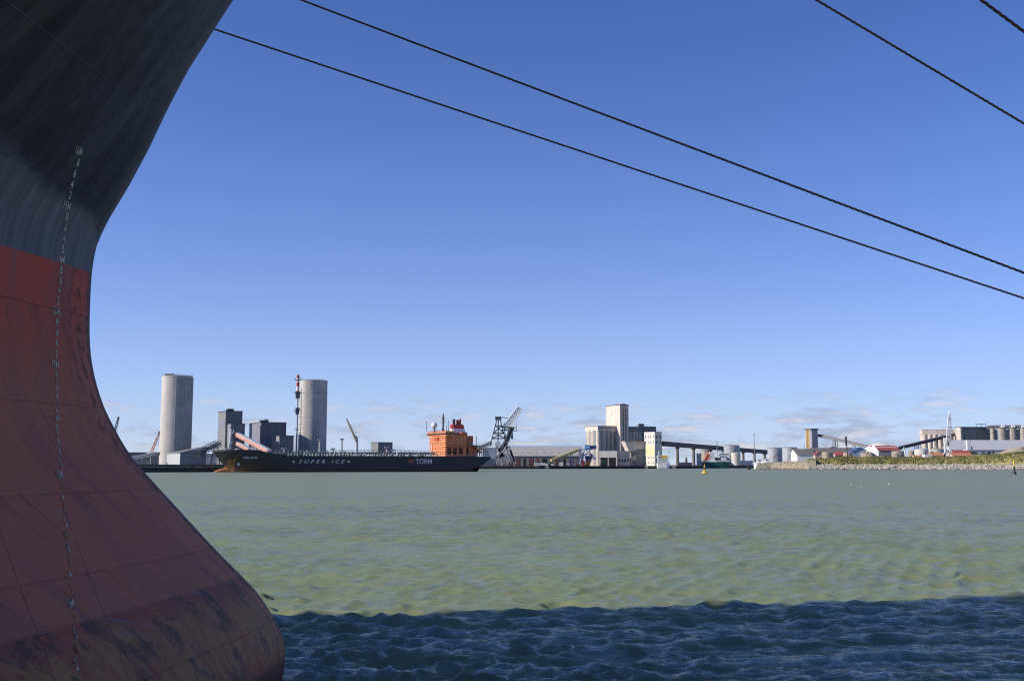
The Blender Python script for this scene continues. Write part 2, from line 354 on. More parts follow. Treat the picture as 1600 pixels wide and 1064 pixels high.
quay_seg([(-60, 1290), (30, 1292), (225, 1420), (300, 1560), (353, 1600)], ZG, '')

# ------------------------------------------------------------------ the big ship close by: hull surface in ship axes (u forward, v to starboard)
AX = R(30); V0 = -18.0
KZ = [(-3, .5), (0, .46), (2.4, .42), (4.85, .38), (8.6, .30), (10.1, .35), (12.0, .48), (15, .8), (18, 1.15), (19.2, 1.25)]
RZ = [(-3, .5), (0, .45), (1, .35), (2.4, .25), (5, .12), (9, .10), (12, .12), (18, .4), (19.2, .45)]
SZ = [(-3.0, 18.59), (-1.0, 19.52), (0.0, 19.98), (0.5, 20.13), (1.0, 19.96), (1.5, 19.6), (2.0, 19.15), (2.4, 18.64), (3.0, 17.87), (3.5, 17.27), (4.0, 16.68), (4.5, 16.08), (5.0, 15.5), (5.5, 15.1), (6.0, 14.76), (6.5, 14.54), (7.0, 14.4), (7.5, 14.35), (8.0, 14.34), (8.6, 14.34), (9.2, 14.42), (9.8, 14.7), (10.5, 15.12), (11.5, 15.65), (12.5, 16.11), (13.5, 16.61), (15.0, 17.51), (16.0, 18.12), (17.0, 18.75), (18.0, 19.4), (19.2, 20.2)]
def lerp_tab(T, z): return float(np.interp(z, [a for a, _ in T], [b for _, b in T]))
_zz = np.arange(-3, 19.21, .05); _ss = np.interp(_zz, [a for a, _ in SZ], [b for _, b in SZ])
_ker = np.exp(-np.linspace(-2, 2, 17)**2); _ker /= _ker.sum(); _ss = np.convolve(np.pad(_ss, 8, 'edge'), _ker, 'valid')
def stem(z): return float(np.interp(z, _zz, _ss))
def half(t, z):
    t = max(t, 0); k = lerp_tab(KZ, z); r = lerp_tab(RZ, z)
    return 16*math.tanh(math.sqrt((k*t)**2+2*r*t)/16)
ZR = 18.6
ship = thing('cargo_ship', 'huge black and red bow with a bulb and white draft marks filling the left edge', 'ship', (0, 0, 0), math.pi/2-AX)
def ship_pt(u, v, z): return Vector((u, -v, z))       # local axes: +x forward, +y to port
def build_hull():
    zs = np.concatenate([np.arange(-1.6, ZR, .2), [ZR]])
    ts = np.concatenate([np.linspace(0, 1, 26)**2*2.0, np.arange(2.2, 16, .4), np.arange(17, 45, 2), np.arange(50, 171, 10)])
    vs = []; uv = []; nz_, nt_ = len(zs), len(ts)
    for side in (1, -1):
        for z in zs:
            S = stem(z)
            for t in ts: vs.append(ship_pt(S-t if t < 165 else S-t, V0+side*half(t, z), z)); uv.append((t, z))
    fs = []
    for s in (0, 1):
        o = s*nz_*nt_
        for i in range(nz_-1):
            for j in range(nt_-1):
                a, b, c, d = o+i*nt_+j, o+i*nt_+j+1, o+(i+1)*nt_+j+1, o+(i+1)*nt_+j
                fs.append((a, d, c, b) if s else (a, b, c, d))
    for i in range(nz_-1):                             # transom and foremost seam
        for j in (nt_-1,):
            a, d = i*nt_+j, (i+1)*nt_+j; o = nz_*nt_; fs.append((a, o+a, o+d, d))
    me = bpy.data.meshes.new('hull'); me.from_pydata([tuple(v) for v in vs], [], fs); me.update()
    ul = me.uv_layers.new(name='UVMap'); idx = np.zeros(len(me.loops), np.int32); me.loops.foreach_get('vertex_index', idx)
    ul.data.foreach_set('uv', np.array(uv, np.float32)[idx].ravel())
    me.polygons.foreach_set('use_smooth', [True]*len(me.polygons))
    o = bpy.data.objects.new('hull', me); COL.objects.link(o); o.parent = ship
    # deck inside the bulwark
    zd = 17.4; S = stem(zd); st = [t for t in ts if t > .3]
    poly = [tuple(ship_pt(S-t, V0+half(t, zd)-.05, zd)[:2]) for t in st]+[tuple(ship_pt(S-t, V0-half(t, zd)+.05, zd)[:2]) for t in reversed(st)]
    MB().slab(poly, zd-.1, zd).build('deck', M('deck_paint', (.12, .05, .04), .8, .2, .5), ship)
    # rolled rim on the bulwark
    rim = MB()
    S = stem(ZR)
    for side in (1, -1):
        pr = [ship_pt(S-t, V0+side*half(t, ZR), ZR) for t in ts]
        for a, b in zip(pr, pr[1:]): rim.bar(a, b, .09, n=6)
    rim.build('bulwark_rail', black_paint, ship)
    return me
hull_me = build_hull()
def hull_material():
    m = bpy.data.materials.new('ship_hull_paint'); m.use_nodes = True; nt = m.node_tree; N = nt.nodes; L = nt.links
    b = N['Principled BSDF']
    tc = N.new('ShaderNodeTexCoord'); uvn = N.new('ShaderNodeSeparateXYZ'); L.new(tc.outputs['UV'], uvn.inputs[0])
    ob = N.new('ShaderNodeSeparateXYZ'); L.new(tc.outputs['Object'], ob.inputs[0])
    T = uvn.outputs[0]; U = ob.outputs[0]; Z = ob.outputs[2]
    def mt(op, a, c=None, d=None):
        n = N.new('ShaderNodeMath'); n.operation = op
        for i, v in enumerate((a, c, d)):
            if v is None: continue
            if isinstance(v, (int, float)): n.inputs[i].default_value = v
            else: L.new(v, n.inputs[i])
        return n.outputs[0]
    def sm(x, lo, hi):
        n = N.new('ShaderNodeMapRange'); n.interpolation_type = 'SMOOTHSTEP'; n.inputs[1].default_value = lo; n.inputs[2].default_value = hi
        L.new(x, n.inputs[0]); return n.outputs[0]
    def noise(st, sc=1, det=6, ro=.6, rot=(0, 0, 0), src='UV', loc=(0, 0, 0)):
        mp = N.new('ShaderNodeMapping'); mp.inputs['Scale'].default_value = st; mp.inputs['Rotation'].default_value = rot; mp.inputs['Location'].default_value = loc
        mp.vector_type = 'POINT'
        L.new(tc.outputs[src], mp.inputs[0])
        n = N.new('ShaderNodeTexNoise'); n.inputs['Scale'].default_value = sc; n.inputs['Detail'].default_value = det; n.inputs['Roughness'].default_value = ro
        L.new(mp.outputs[0], n.inputs['Vector']); return n.outputs[0]
    def mix(f, a, c):
        n = N.new('ShaderNodeMix'); n.data_type = 'RGBA'
        if isinstance(f, (int, float)): n.inputs[0].default_value = f
        else: L.new(f, n.inputs[0])
        for i, v in ((6, a), (7, c)):
            if isinstance(v, tuple): n.inputs[i].default_value = (*v, 1)
            else: L.new(v, n.inputs[i])
        return n.outputs[2]
    # streaks that run down and aft along the flare: rotate the uv plane
    def rot_noise(angle, sx, sy, det=5, ro=.6, off=0):
        ca, sa = math.cos(angle), math.sin(angle)
        x = mt('ADD', mt('MULTIPLY', T, ca), mt('MULTIPLY', Z, sa)); y = mt('SUBTRACT', mt('MULTIPLY', Z, ca), mt('MULTIPLY', T, sa))
        cb = N.new('ShaderNodeCombineXYZ'); L.new(mt('MULTIPLY', x, sx), cb.inputs[0]); L.new(mt('ADD', mt('MULTIPLY', y, sy), off), cb.inputs[1]); cb.inputs[2].default_value = off
        n = N.new('ShaderNodeTexNoise'); n.inputs['Scale'].default_value = 1; n.inputs['Detail'].default_value = det; n.inputs['Roughness'].default_value = ro
        L.new(cb.outputs[0], n.inputs['Vector']); return n.outputs[0]
    st1 = rot_noise(R(0), 3.4, .22, 6); st2 = rot_noise(R(20), 1.1, .16, 5, .6, 7); blot = rot_noise(0, .55, .5, 7, .65, 3)
    fine = rot_noise(0, 5, 4, 6, .7, 9); vst = rot_noise(0, 2.6, .16, 5, .65, 13)
    black = mix(sm(st1, .38, .72), (.022, .017, .014), (.060, .050, .040))
    black = mix(mt('MULTIPLY', sm(st2, .50, .66), .45), black, (.085, .072, .050))
    black = mix(mt('MULTIPLY', sm(rot_noise(R(14), 1.7, .3, 6, .7, 51), .57, .66), .55), black, (.11, .065, .035))
    black = mix(mt('MULTIPLY', sm(blot, .60, .70), .6), black, (.065, .035, .020))
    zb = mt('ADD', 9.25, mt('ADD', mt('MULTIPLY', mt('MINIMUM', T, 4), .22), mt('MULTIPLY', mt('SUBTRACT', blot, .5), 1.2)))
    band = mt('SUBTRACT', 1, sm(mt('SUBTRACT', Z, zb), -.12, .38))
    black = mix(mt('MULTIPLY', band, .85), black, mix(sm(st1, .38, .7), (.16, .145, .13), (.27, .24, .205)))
    # chafed lighter stem bar on the black flare
    black = mix(mt('MULTIPLY', mt('SUBTRACT', 1, sm(T, .18, .30)), .55), black, (.105, .115, .125))
    red = mix(sm(Z, 5.6, 8.2), (.60, .175, .078), (.64, .098, .046))
    red = mix(mt('MULTIPLY', sm(st2, .45, .7), .5), red, (.27, .115, .085))
    red = mix(mt('MULTIPLY', sm(vst, .50, .66), .6), red, (.36, .125, .095))
    red = mix(mt('MULTIPLY', sm(blot, .61, .68), .55), red, (.26, .08, .055))
    low = mix(sm(blot, .40, .60), (.56, .12, .050), (.38, .10, .055))
    low = mix(mt('MULTIPLY', sm(mt('ADD', mt('MULTIPLY', fine, .35), mt('MULTIPLY', vst, .65)), .50, .60), .6), low, (.36, .15, .055))
    clus = rot_noise(R(0), 1.3, 1.0, 12, .80, 17)
    vst2 = rot_noise(0, 2.2, .55, 9, .72, 63)
    rzone = mt('MULTIPLY', sm(mt('ADD', Z, mt('MULTIPLY', mt('SUBTRACT', vst, .5), 2.6)), .3, .9), mt('SUBTRACT', 1, sm(mt('ADD', Z, mt('MULTIPLY', mt('SUBTRACT', vst, .5), 1.6)), 1.9, 2.3)))
    low = mix(mt('MULTIPLY', mt('MULTIPLY', rzone, sm(T, -.1, .5)), mt('MULTIPLY', sm(vst2, .40, .55), .85)), low, (.56, .24, .07))
    low = mix(mt('MULTIPLY', sm(clus, .51, .56), .75), low, (.11, .056, .038))
    low = mix(mt('MULTIPLY', sm(fine, .60, .68), .5), low, (.42, .20, .10))
    lowf = mt('SUBTRACT', 1, sm(Z, 2.36, 2.42)); red = mix(lowf, red, low)
    wet = mt('SUBTRACT', 1, sm(mt('ADD', Z, mt('MULTIPLY', mt('SUBTRACT', fine, .5), .25)), .42, .58)); red = mix(mt('MULTIPLY', wet, .75), red, (.10, .035, .035))
    # rust weeping below the weld seams
    rs2 = sm(rot_noise(0, 6.5, .35, 6, .6, 71), .54, .64); run = None
    for at, ln_ in ((7.72, .8), (5.95, 1.1), (4.35, .9), (3.05, .6)):
        m_ = mt('MULTIPLY', sm(Z, at-ln_, at), mt('LESS_THAN', Z, at)); run = m_ if run is None else mt('MAXIMUM', run, m_)
    red = mix(mt('MULTIPLY', mt('MULTIPLY', run, rs2), .65), red, (.20, .085, .045))
    red = mix(mt('MULTIPLY', sm(rot_noise(0, .8, .7, 10, .75, 83), .54, .64), .4), red, (.36, .13, .085))
    # pale scrapes
    scr = mt('MULTIPLY', sm(rot_noise(R(21), .40, 5.5, 4, .55, 21), .63, .70), mt('MULTIPLY', sm(Z, 1.7, 2.0), mt('SUBTRACT', 1, sm(Z, 4.2, 5.0))))
    scr = mt('MULTIPLY', mt('MULTIPLY', scr, sm(fine, .36, .52)), mt('MULTIPLY', sm(T, .5, 1.2), mt('SUBTRACT', 1, sm(T, 5.5, 7.5))))
    red = mix(mt('MULTIPLY', scr, .6), red, (.30, .31, .30))
    s2 = mt('MULTIPLY', sm(rot_noise(R(-12), 7.0, .5, 3, .5, 33), .66, .72), mt('MULTIPLY', sm(Z, 1.5, 2.5), mt('SUBTRACT', 1, sm(Z, 5.5, 7))))
    red = mix(mt('MULTIPLY', s2, .25), red, (.30, .24, .22))
    # rusty chafed strip along the stem
    edge = mt('SUBTRACT', 1, sm(mt('ADD', T, mt('MULTIPLY', mt('SUBTRACT', fine, .5), .55)), .16, .30))
    red = mix(mt('MULTIPLY', edge, .85), red, mix(sm(fine, .4, .62), (.045, .032, .026), (.21, .105, .065)))
    ed2 = mt('MULTIPLY', mt('SUBTRACT', 1, sm(T, .3, 1.2)), sm(mt('ADD', mt('MULTIPLY', fine, .5), mt('MULTIPLY', vst, .5)), .50, .56))
    red = mix(mt('MULTIPLY', ed2, .7), red, (.035, .022, .018))
    zt = mt('ADD', Z, mt('MULTIPLY', mt('SUBTRACT', fine, .5), .035))
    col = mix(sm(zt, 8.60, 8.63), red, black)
    # weld seams
    hgt = None
    def seam(x, at, wd, lo=None, hi=None, dep=None):
        s = mt('SUBTRACT', 1, sm(mt('ABSOLUTE', mt('SUBTRACT', x, at)), wd*.4, wd))
        if lo is not None: s = mt('MULTIPLY', s, mt('MULTIPLY', mt('GREATER_THAN', dep, lo), mt('LESS_THAN', dep, hi)))
        return s
    hs = [seam(Z, 10.1, .016), seam(Z, 12.05, .016), seam(Z, 15.2, .02), seam(Z, 7.72, .014), seam(Z, 5.95, .014), seam(Z, 4.35, .014), seam(Z, 3.05, .014), seam(Z, 1.35, .014),
          seam(U, 13.2, .016, 12.05, 17, Z), seam(U, 10.65, .013, -2, 12.05, Z), seam(U, 14.9, .018, 12.05, 15.2, Z), seam(U, 12.45, .013, -2, 4.35, Z), seam(U, 15.1, .016, -2, 3.05, Z), seam(U, 7.9, .02), seam(U, 4.4, .02)]
    tot = hs[0]
    for h in hs[1:]: tot = mt('MAXIMUM', tot, h)
    sgrey = mix(sm(Z, 8.5, 8.7), (.15, .06, .05), (.15, .14, .13))
    col = mix(mt('MULTIPLY', tot, .30), col, sgrey)
    vdark = mt('MULTIPLY', mt('MAXIMUM', hs[9], mt('MAXIMUM', hs[10], hs[11])), mt('MULTIPLY_ADD', sm(fine, .35, .6), .45, .1))
    col = mix(vdark, col, (.012, .010, .010))
    L.new(col, b.inputs['Base Color'])
    L.new(mt('ADD', .46, mt('MULTIPLY', fine, .3)), b.inputs['Roughness'])
    b.inputs['Specular IOR Level'].default_value = .22
    wav = rot_noise(0, .9, .8, 2, .5, 40)
    bn = N.new('ShaderNodeBump'); bn.inputs['Strength'].default_value = .5; bn.inputs['Distance'].default_value = .04
    L.new(mt('ADD', mt('MULTIPLY', wav, 2.2), mt('ADD', mt('MULTIPLY', fine, .35), mt('MULTIPLY', tot, .6))), bn.inputs['Height']); L.new(bn.outputs[0], b.inputs['Normal'])
    return m
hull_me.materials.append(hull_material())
# draft marks laid on the plating
def text_mesh(txt, size=1, extrude=0, shear=0, space=1.0, sx=1, bold=0):
    cu = bpy.data.curves.new('lettering', 'FONT'); cu.body = txt; cu.size = size; cu.extrude = extrude; cu.shear = shear; cu.space_character = space
    cu.align_x = 'CENTER'; cu.offset = bold; cu.resolution_u = 3
    o = bpy.data.objects.new('lettering', cu); COL.objects.link(o)
    me = bpy.data.meshes.new_from_object(o.evaluated_get(bpy.context.evaluated_depsgraph_get()))
    bpy.data.objects.remove(o); bpy.data.curves.remove(cu)
    vs = [(v.co.x*sx, v.co.y, v.co.z) for v in me.vertices]; fs = [tuple(p.vertices) for p in me.polygons]
    bpy.data.meshes.remove(me)
    return vs, fs
mark_paint = [M('draft_mark_paint', (.44, .36, .22), .7, .35, 9, col2=(.62, .52, .34)),
              M('worn_draft_mark_paint', (.22, .13, .07), .8, .45, 9, col2=(.62, .48, .34)),
              M('rusty_draft_mark_paint', (.12, .055, .03), .8, .45, 9, col2=(.60, .32, .10))]
MPX = [(16, 121), (15.8, 120), (15.6, 115), (15.4, 111), (15.2, 108), (15, 103), (14.8, 103), (14.6, 101), (14.4, 99), (14.2, 97), (14, 94), (13.8, 95), (13.6, 94), (13.4, 92), (13.2, 90), (13, 87), (12.8, 89), (12.6, 89), (12.4, 88), (12.2, 88), (12, 86), (11.8, 88), (11.6, 88), (11.4, 89), (11.2, 89), (11, 87), (10.8, 90), (10.6, 92), (10.4, 94), (10.2, 96), (10, 94), (9.8, 99), (9.6, 101), (9.4, 103), (9.2, 105), (9, 105), (8.8, 109), (8.6, 111), (8.4, 112), (8.2, 114), (8, 114), (7.8, 119), (7.6, 120), (7.4, 121), (7.2, 121), (7, 122)]
def proj(p):
    z = p.z-HC; d = p.y*cP+z*sP; return 800+F*p.x/d, 532-F*(-p.y*sP+z*cP)/d
sa, ca = math.sin(AX), math.cos(AX)
def ship_world(u, v, z): return Vector((u*sa+v*ca, u*ca-v*sa, z))
def find_u(px, z):
    lo, hi = 0.4, 14.0; S = stem(z)
    for _ in range(40):
        t = (lo+hi)/2
        if proj(ship_world(S-t, V0+half(t, z), z))[0] > px: lo = t
        else: hi = t
    return S-t
for mk, px in MPX:
    z0 = mk-5.39; whole = abs(mk-round(mk)) < .01
    txt = ('%dM' % round(mk)) if whole else str(int(round((mk % 1)*10)))
    uc = find_u(px, z0)
    vs, fs = text_mesh(txt, .205, .003, 0, .92 if not whole else 1.0, .72 if not whole else .66, .005 if not whole else .002)
    nv = []
    for x, y, z in vs:
        zz = z0+y; u = uc+x-(mk-round(mk))*0
        nv.append(ship_pt(u, V0+half(stem(zz)-u, zz)+.004+z+.003, zz))
    mi = 0 if mk > 12.1 else (1 if (int(mk*5) % 3) else 0) if mk > 10 else (2 if int(mk*5) % 2 else 1)
    MB().add(nv, fs).build('draft_mark', mark_paint[mi], ship)
# ------------------------------------------------------------------ mooring ropes: three laid strands each
rope_mat = M('tarred_rope', (.12, .085, .06), .9, .5, 30, col2=(.22, .17, .12))
QZ = 3.15
def rope(p, q, sag, label, dia=.050):
    n = int((q-p).length/.035); pitch = .36; ob = MB(); d = (q-p).normalized(); side = d.cross(Vector((0, 0, 1))).normalized(); up = side.cross(d)
    rs_ = dia*.27; rc = dia*.27; NS = 5
    for k in range(3):
        vs = []; fs = []
        for i in range(n+1):
            s_ = i/n; c = p.lerp(q, s_)-Vector((0, 0, 1))*sag*4*s_*(1-s_)
            a = 2*math.pi*(s_*(q-p).length/pitch+k/3); ctr = c+(side*math.cos(a)+up*math.sin(a))*rc
            for j in range(NS):
                b_ = 2*math.pi*j/NS; vs.append(ctr+(side*math.cos(b_)+up*math.sin(b_))*rs_)
            if i: fs += [((i-1)*NS+j, (i-1)*NS+(j+1) % NS, i*NS+(j+1) % NS, i*NS+j) for j in range(NS)]
        ob.add(vs, fs)
    return tag(ob.build('mooring_rope', rope_mat, None, True), label, 'rope', 'mooring ropes running down from the bow')
bolls = []
def line_rope(p1, p2, pxs, Ds, pxe, label, sag=.15):
    m = (p2[1]-p1[1])/(p2[0]-p1[0]); y = lambda px: p1[1]+m*(px-p1[0])
    a = W(pxs, y(pxs), Ds)
    ye = y(pxe); lo, hi = 5, 80
    for _ in range(50):
        mid = (lo+hi)/2
        if W(pxe, ye, mid).z > QZ+.45: lo = mid
        else: hi = mid
    e = W(pxe, ye, lo); bolls.append(e)
    return rope(a, e, sag, label), a, e
def start_on_rim(p1, p2, z):       # where the line of sight of the rope meets the starboard bulwark
    m = (p2[1]-p1[1])/(p2[0]-p1[0]); best = None
    for px in np.arange(-500, 500, 4.0):
        y = p1[1]+m*(px-p1[0]); cy = (532-y)/F; den = cP-cy*sP; Y = (z-HC)*den/(sP+cy*cP)
        if Y <= 0: continue
        p = W(px, y, Y); u = p.x*sa+p.y*ca; v = p.x*ca-p.y*sa; t = stem(z)-u
        e = abs(v-(V0+half(t, z)))
        if t > 0 and (best is None or e < best[0]): best = (e, px, Y)
    return best[1], best[2]
line_rope((335, 46), (1600, 465), 210, 27.0, 2650, 'lowest mooring rope leaving the bow just below the upper left corner', .02)
line_rope((470, 0), (1600, 425), 345, 26.2, 2720, 'long mooring rope running just above the lowest one', .02)
sx_, sy_ = start_on_rim((1277, 0), (1600, 192), ZR-.1)
line_rope((1277, 0), (1600, 192), sx_, sy_, 2640, 'steep mooring rope crossing the upper right corner', .02)
sx_, sy_ = start_on_rim((1535, 0), (1600, 48), ZR-.1)
line_rope((1535, 0), (1600, 48), sx_, sy_, 2680, 'mooring rope cutting the extreme upper right corner of the picture', .02)
# quay the ropes lead to, beyond the right edge, and its bollards
def uvp(u, v): p = ship_world(u, v, 0); return (p.x, p.y)
tag(MB().slab([uvp(-60, .6), uvp(120, .6), uvp(120, 60), uvp(-60, 60)], -2, QZ).build('quay', M('near_quay_concrete', (.46, .42, .36), .9, .2, .6)), kind='structure')
for i, e in enumerate(bolls):
    tag(MB().lathe([(.28, QZ-.02), (.24, QZ+.1), (.2, QZ+.35), (.33, QZ+.55), (.3, QZ+.66), (.05, QZ+.7)], e.x, e.y, 20).build('bollard', black_paint, None, True),
        'black iron bollard holding the end of a mooring rope', 'bollard', 'bollards on the near quay')
# unseen block added left of the ship to shade the near water
def add_shadow_block():
    d = Vector((math.sin(SUN_AZ), math.cos(SUN_AZ), 0)); n = Vector((-d.y, d.x, 0))   # towards the sun / across
    if n.y > 0: n = -n
    p0 = Vector((-7.3, 35.9, 0))+d*26
    t = thing('warehouse', 'tall concrete block added unseen outside the left edge to shade the near water', 'warehouse', (p0.x, p0.y, 0), 0)
    q = [p0-p0, d*34, d*34+n*60, n*60]
    MB().slab([(a.x, a.y) for a in q], -2, 30).build('wall', concrete, t)
    MB().slab([(a.x, a.y) for a in q], 30.003, 30.5).build('roof', brown_roof, t)
add_shadow_block()

# ------------------------------------------------------------------ helpers for the far shore
PHI = R(28)
def corner(a, c, b, Y, phi=PHI):
    """near corner at px c and depth Y; left face runs back to px a, right face runs back to px b"""
    p = W(c, 722, Y); X = p.x
    def ln(px, dx, dy):
        r = W(px, 722, 1000).x/1000.0; return (r*Y-X)/(dx-r*dy)
    L2 = ln(b, math.cos(phi), math.sin(phi)) if b != c else 0
    L1 = ln(a, -math.sin(phi), math.cos(phi)) if a != c else 0
    return X, L1, L2
def block(name, label, cat, a, c, b, ytop, Y, mat, phi=PHI, ybase=None, roof=None, group=None, rh=.5, parent=None):
    X, L1, L2 = corner(a, c, b, Y, phi)
    H = Zat(ytop, Y)-ZG
    t = parent or thing(name, label, cat, (X, Y, ZG), phi, group)
    if L1 <= 0: L1 = 18
    if L2 <= 0: L2 = 18
    MB().box(0, L2, 0, L1, -.3, H).build('wall', mat, t)
    if roof: MB().box(-.25, L2+.25, -.25, L1+.25, H+.003, H+rh).build('roof', roof, t)
    return t, L1, L2, H
def sub_block(t, x0, x1, y0, y1, z0, z1, mat, name='wall', roof=None):
    MB().box(x0, x1, y0, y1, z0, z1).build(name, mat, t)
    if roof: MB().box(x0-.2, x1+.2, y0-.2, y1+.2, z1+.003, z1+.4).build('roof', roof, t)
def wins_right(t, xs, zs, w_, h, mat=glass, y=0, name='window'):
    first = None
    for z in zs:
        for x in xs:
            if first is None:
                first = MB().box(-w_/2, w_/2, -.06, .1, 0, h).build(name, mat, t); first.location = (x, y, z)
            else: repeat(first, [(x, y, z)])
def wins_left(t, ys, zs, w_, h, mat=glass, x=0, name='window'):
    first = None
    for z in zs:
        for y in ys:
            if first is None:
                first = MB().box(-.06, .1, -w_/2, w_/2, 0, h).build(name, mat, t); first.location = (x, y, z)
            else: repeat(first, [(x, y, z)])
def lin(a, b, n): return [a+(b-a)*i/(n-1) for i in range(n)] if n > 1 else [(a+b)/2]
# ---- cement silo on the left
def round_silo(name, label, pa, pb, ytop, Y, mat, n_ribs=0):
    p = W((pa+pb)/2, 720, Y); rad = (W(pb, 650, Y).x-W(pa, 650, Y).x)/2; H = Zat(ytop, Y)-ZG
    t = thing(name, label, 'silo', (p.x, Y, ZG))
    MB().lathe([(rad, -.3), (rad, H*.985), (rad*1.012, H*.985), (rad*1.012, H)], n=72).build('wall', mat, t, True)
    MB().lathe([(rad*.97, H+.003), (rad*.9, H+.6), (.5, H+1.2)], n=48).build('roof', grey_metal, t, True)
    rl = MB()
    for i in range(36):
        a = i*math.pi/18; x, y = rad*math.cos(a), rad*math.sin(a); a2 = a+math.pi/18
        rl.bar((x, y, H), (x, y, H+1.1), .05, n=3); rl.bar((x, y, H+1.1), (rad*math.cos(a2), rad*math.sin(a2), H+1.1), .05, n=3)
    rl.build('railing', grey_metal, t)
    return t, rad, H
t, rad, H = round_silo('cement_silo', 'tall pale concrete silo with a ribbed panel, left of the dark grey plant', 249.5, 296.3, 588.5, 905, concrete)
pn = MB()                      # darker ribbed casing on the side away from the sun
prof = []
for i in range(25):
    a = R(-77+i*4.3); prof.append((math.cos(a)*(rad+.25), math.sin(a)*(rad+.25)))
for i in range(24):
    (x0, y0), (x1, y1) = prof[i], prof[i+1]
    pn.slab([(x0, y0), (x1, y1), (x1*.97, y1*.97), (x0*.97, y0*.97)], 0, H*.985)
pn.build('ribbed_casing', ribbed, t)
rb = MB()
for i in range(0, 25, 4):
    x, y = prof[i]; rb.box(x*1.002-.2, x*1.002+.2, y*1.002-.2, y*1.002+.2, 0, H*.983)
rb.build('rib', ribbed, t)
MB().box(-rad*.55, -.5, -rad*.9, -rad*.5, H, H+1.6).build('roof_cabin', grey_metal, t)
t, rad, H = round_silo('cement_silo', 'wide concrete silo with a red and white lattice mast at its left', 465.8, 509.0, 595.5, 935, beige2 and M('silo_concrete', (.50, .47, .43), .85, .14, .08, panel=(0, 2.4, .4, .2), streak=.22))
MB().lathe([(rad*1.003, H*.84), (rad*1.003, H*.865), (rad*.99, H*.865)], n=72).build('ring_beam', ribbed, t, True)
ld = MB(); ax, ay = -rad*.72, -rad*.72
ld.bar((ax-.3, ay, 0), (ax-.3, ay, H*.92), .12, n=4); ld.bar((ax+.3, ay, 0), (ax+.3, ay, H*.92), .12, n=4)
for i in range(60): ld.bar((ax-.3, ay, i*H*.92/60), (ax+.3, ay, i*H*.92/60), .06, n=3)
ld.build('ladder', dark_metal, t)
for i in range(9):
    MB().box(-rad*.86-.3, -rad*.86+.3, -rad*.55-.35, -rad*.55+.2, H*(.1+.095*i), H*(.1+.095*i)+.7).build('vent', dark_metal, t)
# ---- striped lattice mast
Yt = 918; p = W(462.5, 720, Yt); Ht = Zat(586, Yt)-ZG
t = thing('lattice_mast', 'slim red and white lattice mast with platforms against the wide silo', 'mast', (p.x, Yt, ZG), R(20))
MB().lattice((0, 0, 0), (0, 0, Ht*.80), 2.4, 2.2, 2.4, 2.2, 26, .22).build('lattice_frame', pale_metal, t)
MB().lathe([(.75, 0), (.75, Ht*.78)], .2, .2, 12).build('riser_pipe', pale_metal, t, True)
for i, (z0, z1) in enumerate(lin(0, 0, 1) and [(.78, .83), (.83, .875), (.875, .92), (.92, .965), (.965, 1.0)]):
    MB().lathe([(1.25, Ht*z0+.003), (1.25, Ht*z1)], .2, .2, 14).build('stack_section', red_paint if i % 2 == 0 else white, t, True)
for zf, wd in ((.945, 2.6), (.80, 2.4), (.605, 2.4), (.40, 1.6)):
    g = MB().box(-wd, wd, -wd, wd, Ht*zf, Ht*zf+.25)
    for sx in (-1, 1):
        for sy in (-1, 1): g.bar((sx*wd, sy*wd, Ht*zf), (sx*wd, sy*wd, Ht*zf+1.5), .1, n=3)
        g.bar((sx*wd, -wd, Ht*zf+1.4), (sx*wd, wd, Ht*zf+1.4), .09, n=3); g.bar((-wd, sx*wd, Ht*zf+1.4), (wd, sx*wd, Ht*zf+1.4), .09, n=3)
    g.build('platform', dark_metal, t)
MB().box(-1.7, 1.9, -2.4, .5, Ht*.745, Ht*.815).build('equipment_cabin', dark_clad, t)
MB().box(-1.5, 1.5, -2.1, .5, Ht*.57, Ht*.64).build('equipment_cabin', dark_clad, t)
MB().bar((.2, .2, Ht), (.2, .2, Ht+2), .1).build('lightning_rod', dark_metal, t)
# ---- dark grey grinding plant, three stepped blocks
t, L1, L2, H = block('grinding_plant', 'tall dark grey clad plant tower with a lower block in front, nearest the silo', 'factory', 338.7, 350.5, 376.8, 642.5, 850, grey_clad, roof=dark_metal)
MB().box(.5, L2*.98, -.12, .2, H*.80, H*.985).build('dark_panel', dark_clad, t)
MB().box(-.12, .2, .8, L1*.75, H*.73, H*.86).build('pale_panel', lilac_clad, t)
X2, M1, M2 = corner(350, 366.5, 388.8, 838)
sub_block(t, L2*.12, L2*.12+M2, -11, -.01, -.3, H*.765, mid_clad, roof=dark_metal)
MB().box(L2*.12+.3+M2*.22, L2*.12+M2-.2, -11.15, -10.9, 2, H*.76).build('dark_panel', dark_clad, t)
MB().box(2, 7, 3, 7, H+.5, H+2.2).build('roof_unit', dark_metal, t)
cp_ = MB(); cp_.bar((1, -11.6, 0), (1, -11.6, H*.72), .35, n=8)
for k in range(3): cp_.bar((1+k, -11.6, H*(.2+.2*k)), (2+k, -11.6, H*(.25+.2*k)), .25, n=6)
cp_.build('duct', pale_metal, t)
t, L1, L2, H = block('grinding_plant', 'middle grey plant block with a pale lilac end and dark upper band', 'factory', 388, 406.5, 446, 660, 880, lilac_clad, roof=dark_metal)
MB().box(-.05, L2*.99, -.15, .2, H*.58, H*.99).build('dark_panel', dark_clad, t)
MB().box(0, 5, 2, 6, H+.5, H+2).build('roof_unit', dark_metal, t)
MB().lathe([(2.2, H+.5), (2.2, H+2.2), (.8, H+3.2)], 5.5, 6, 16).build('roof_vent', grey_metal, t, True)
t, L1, L2, H = block('grinding_plant', 'smallest dark plant block, just left of the lattice mast', 'factory', 423.6, 435.5, 458, 681, 850, mid_clad, roof=dark_metal)
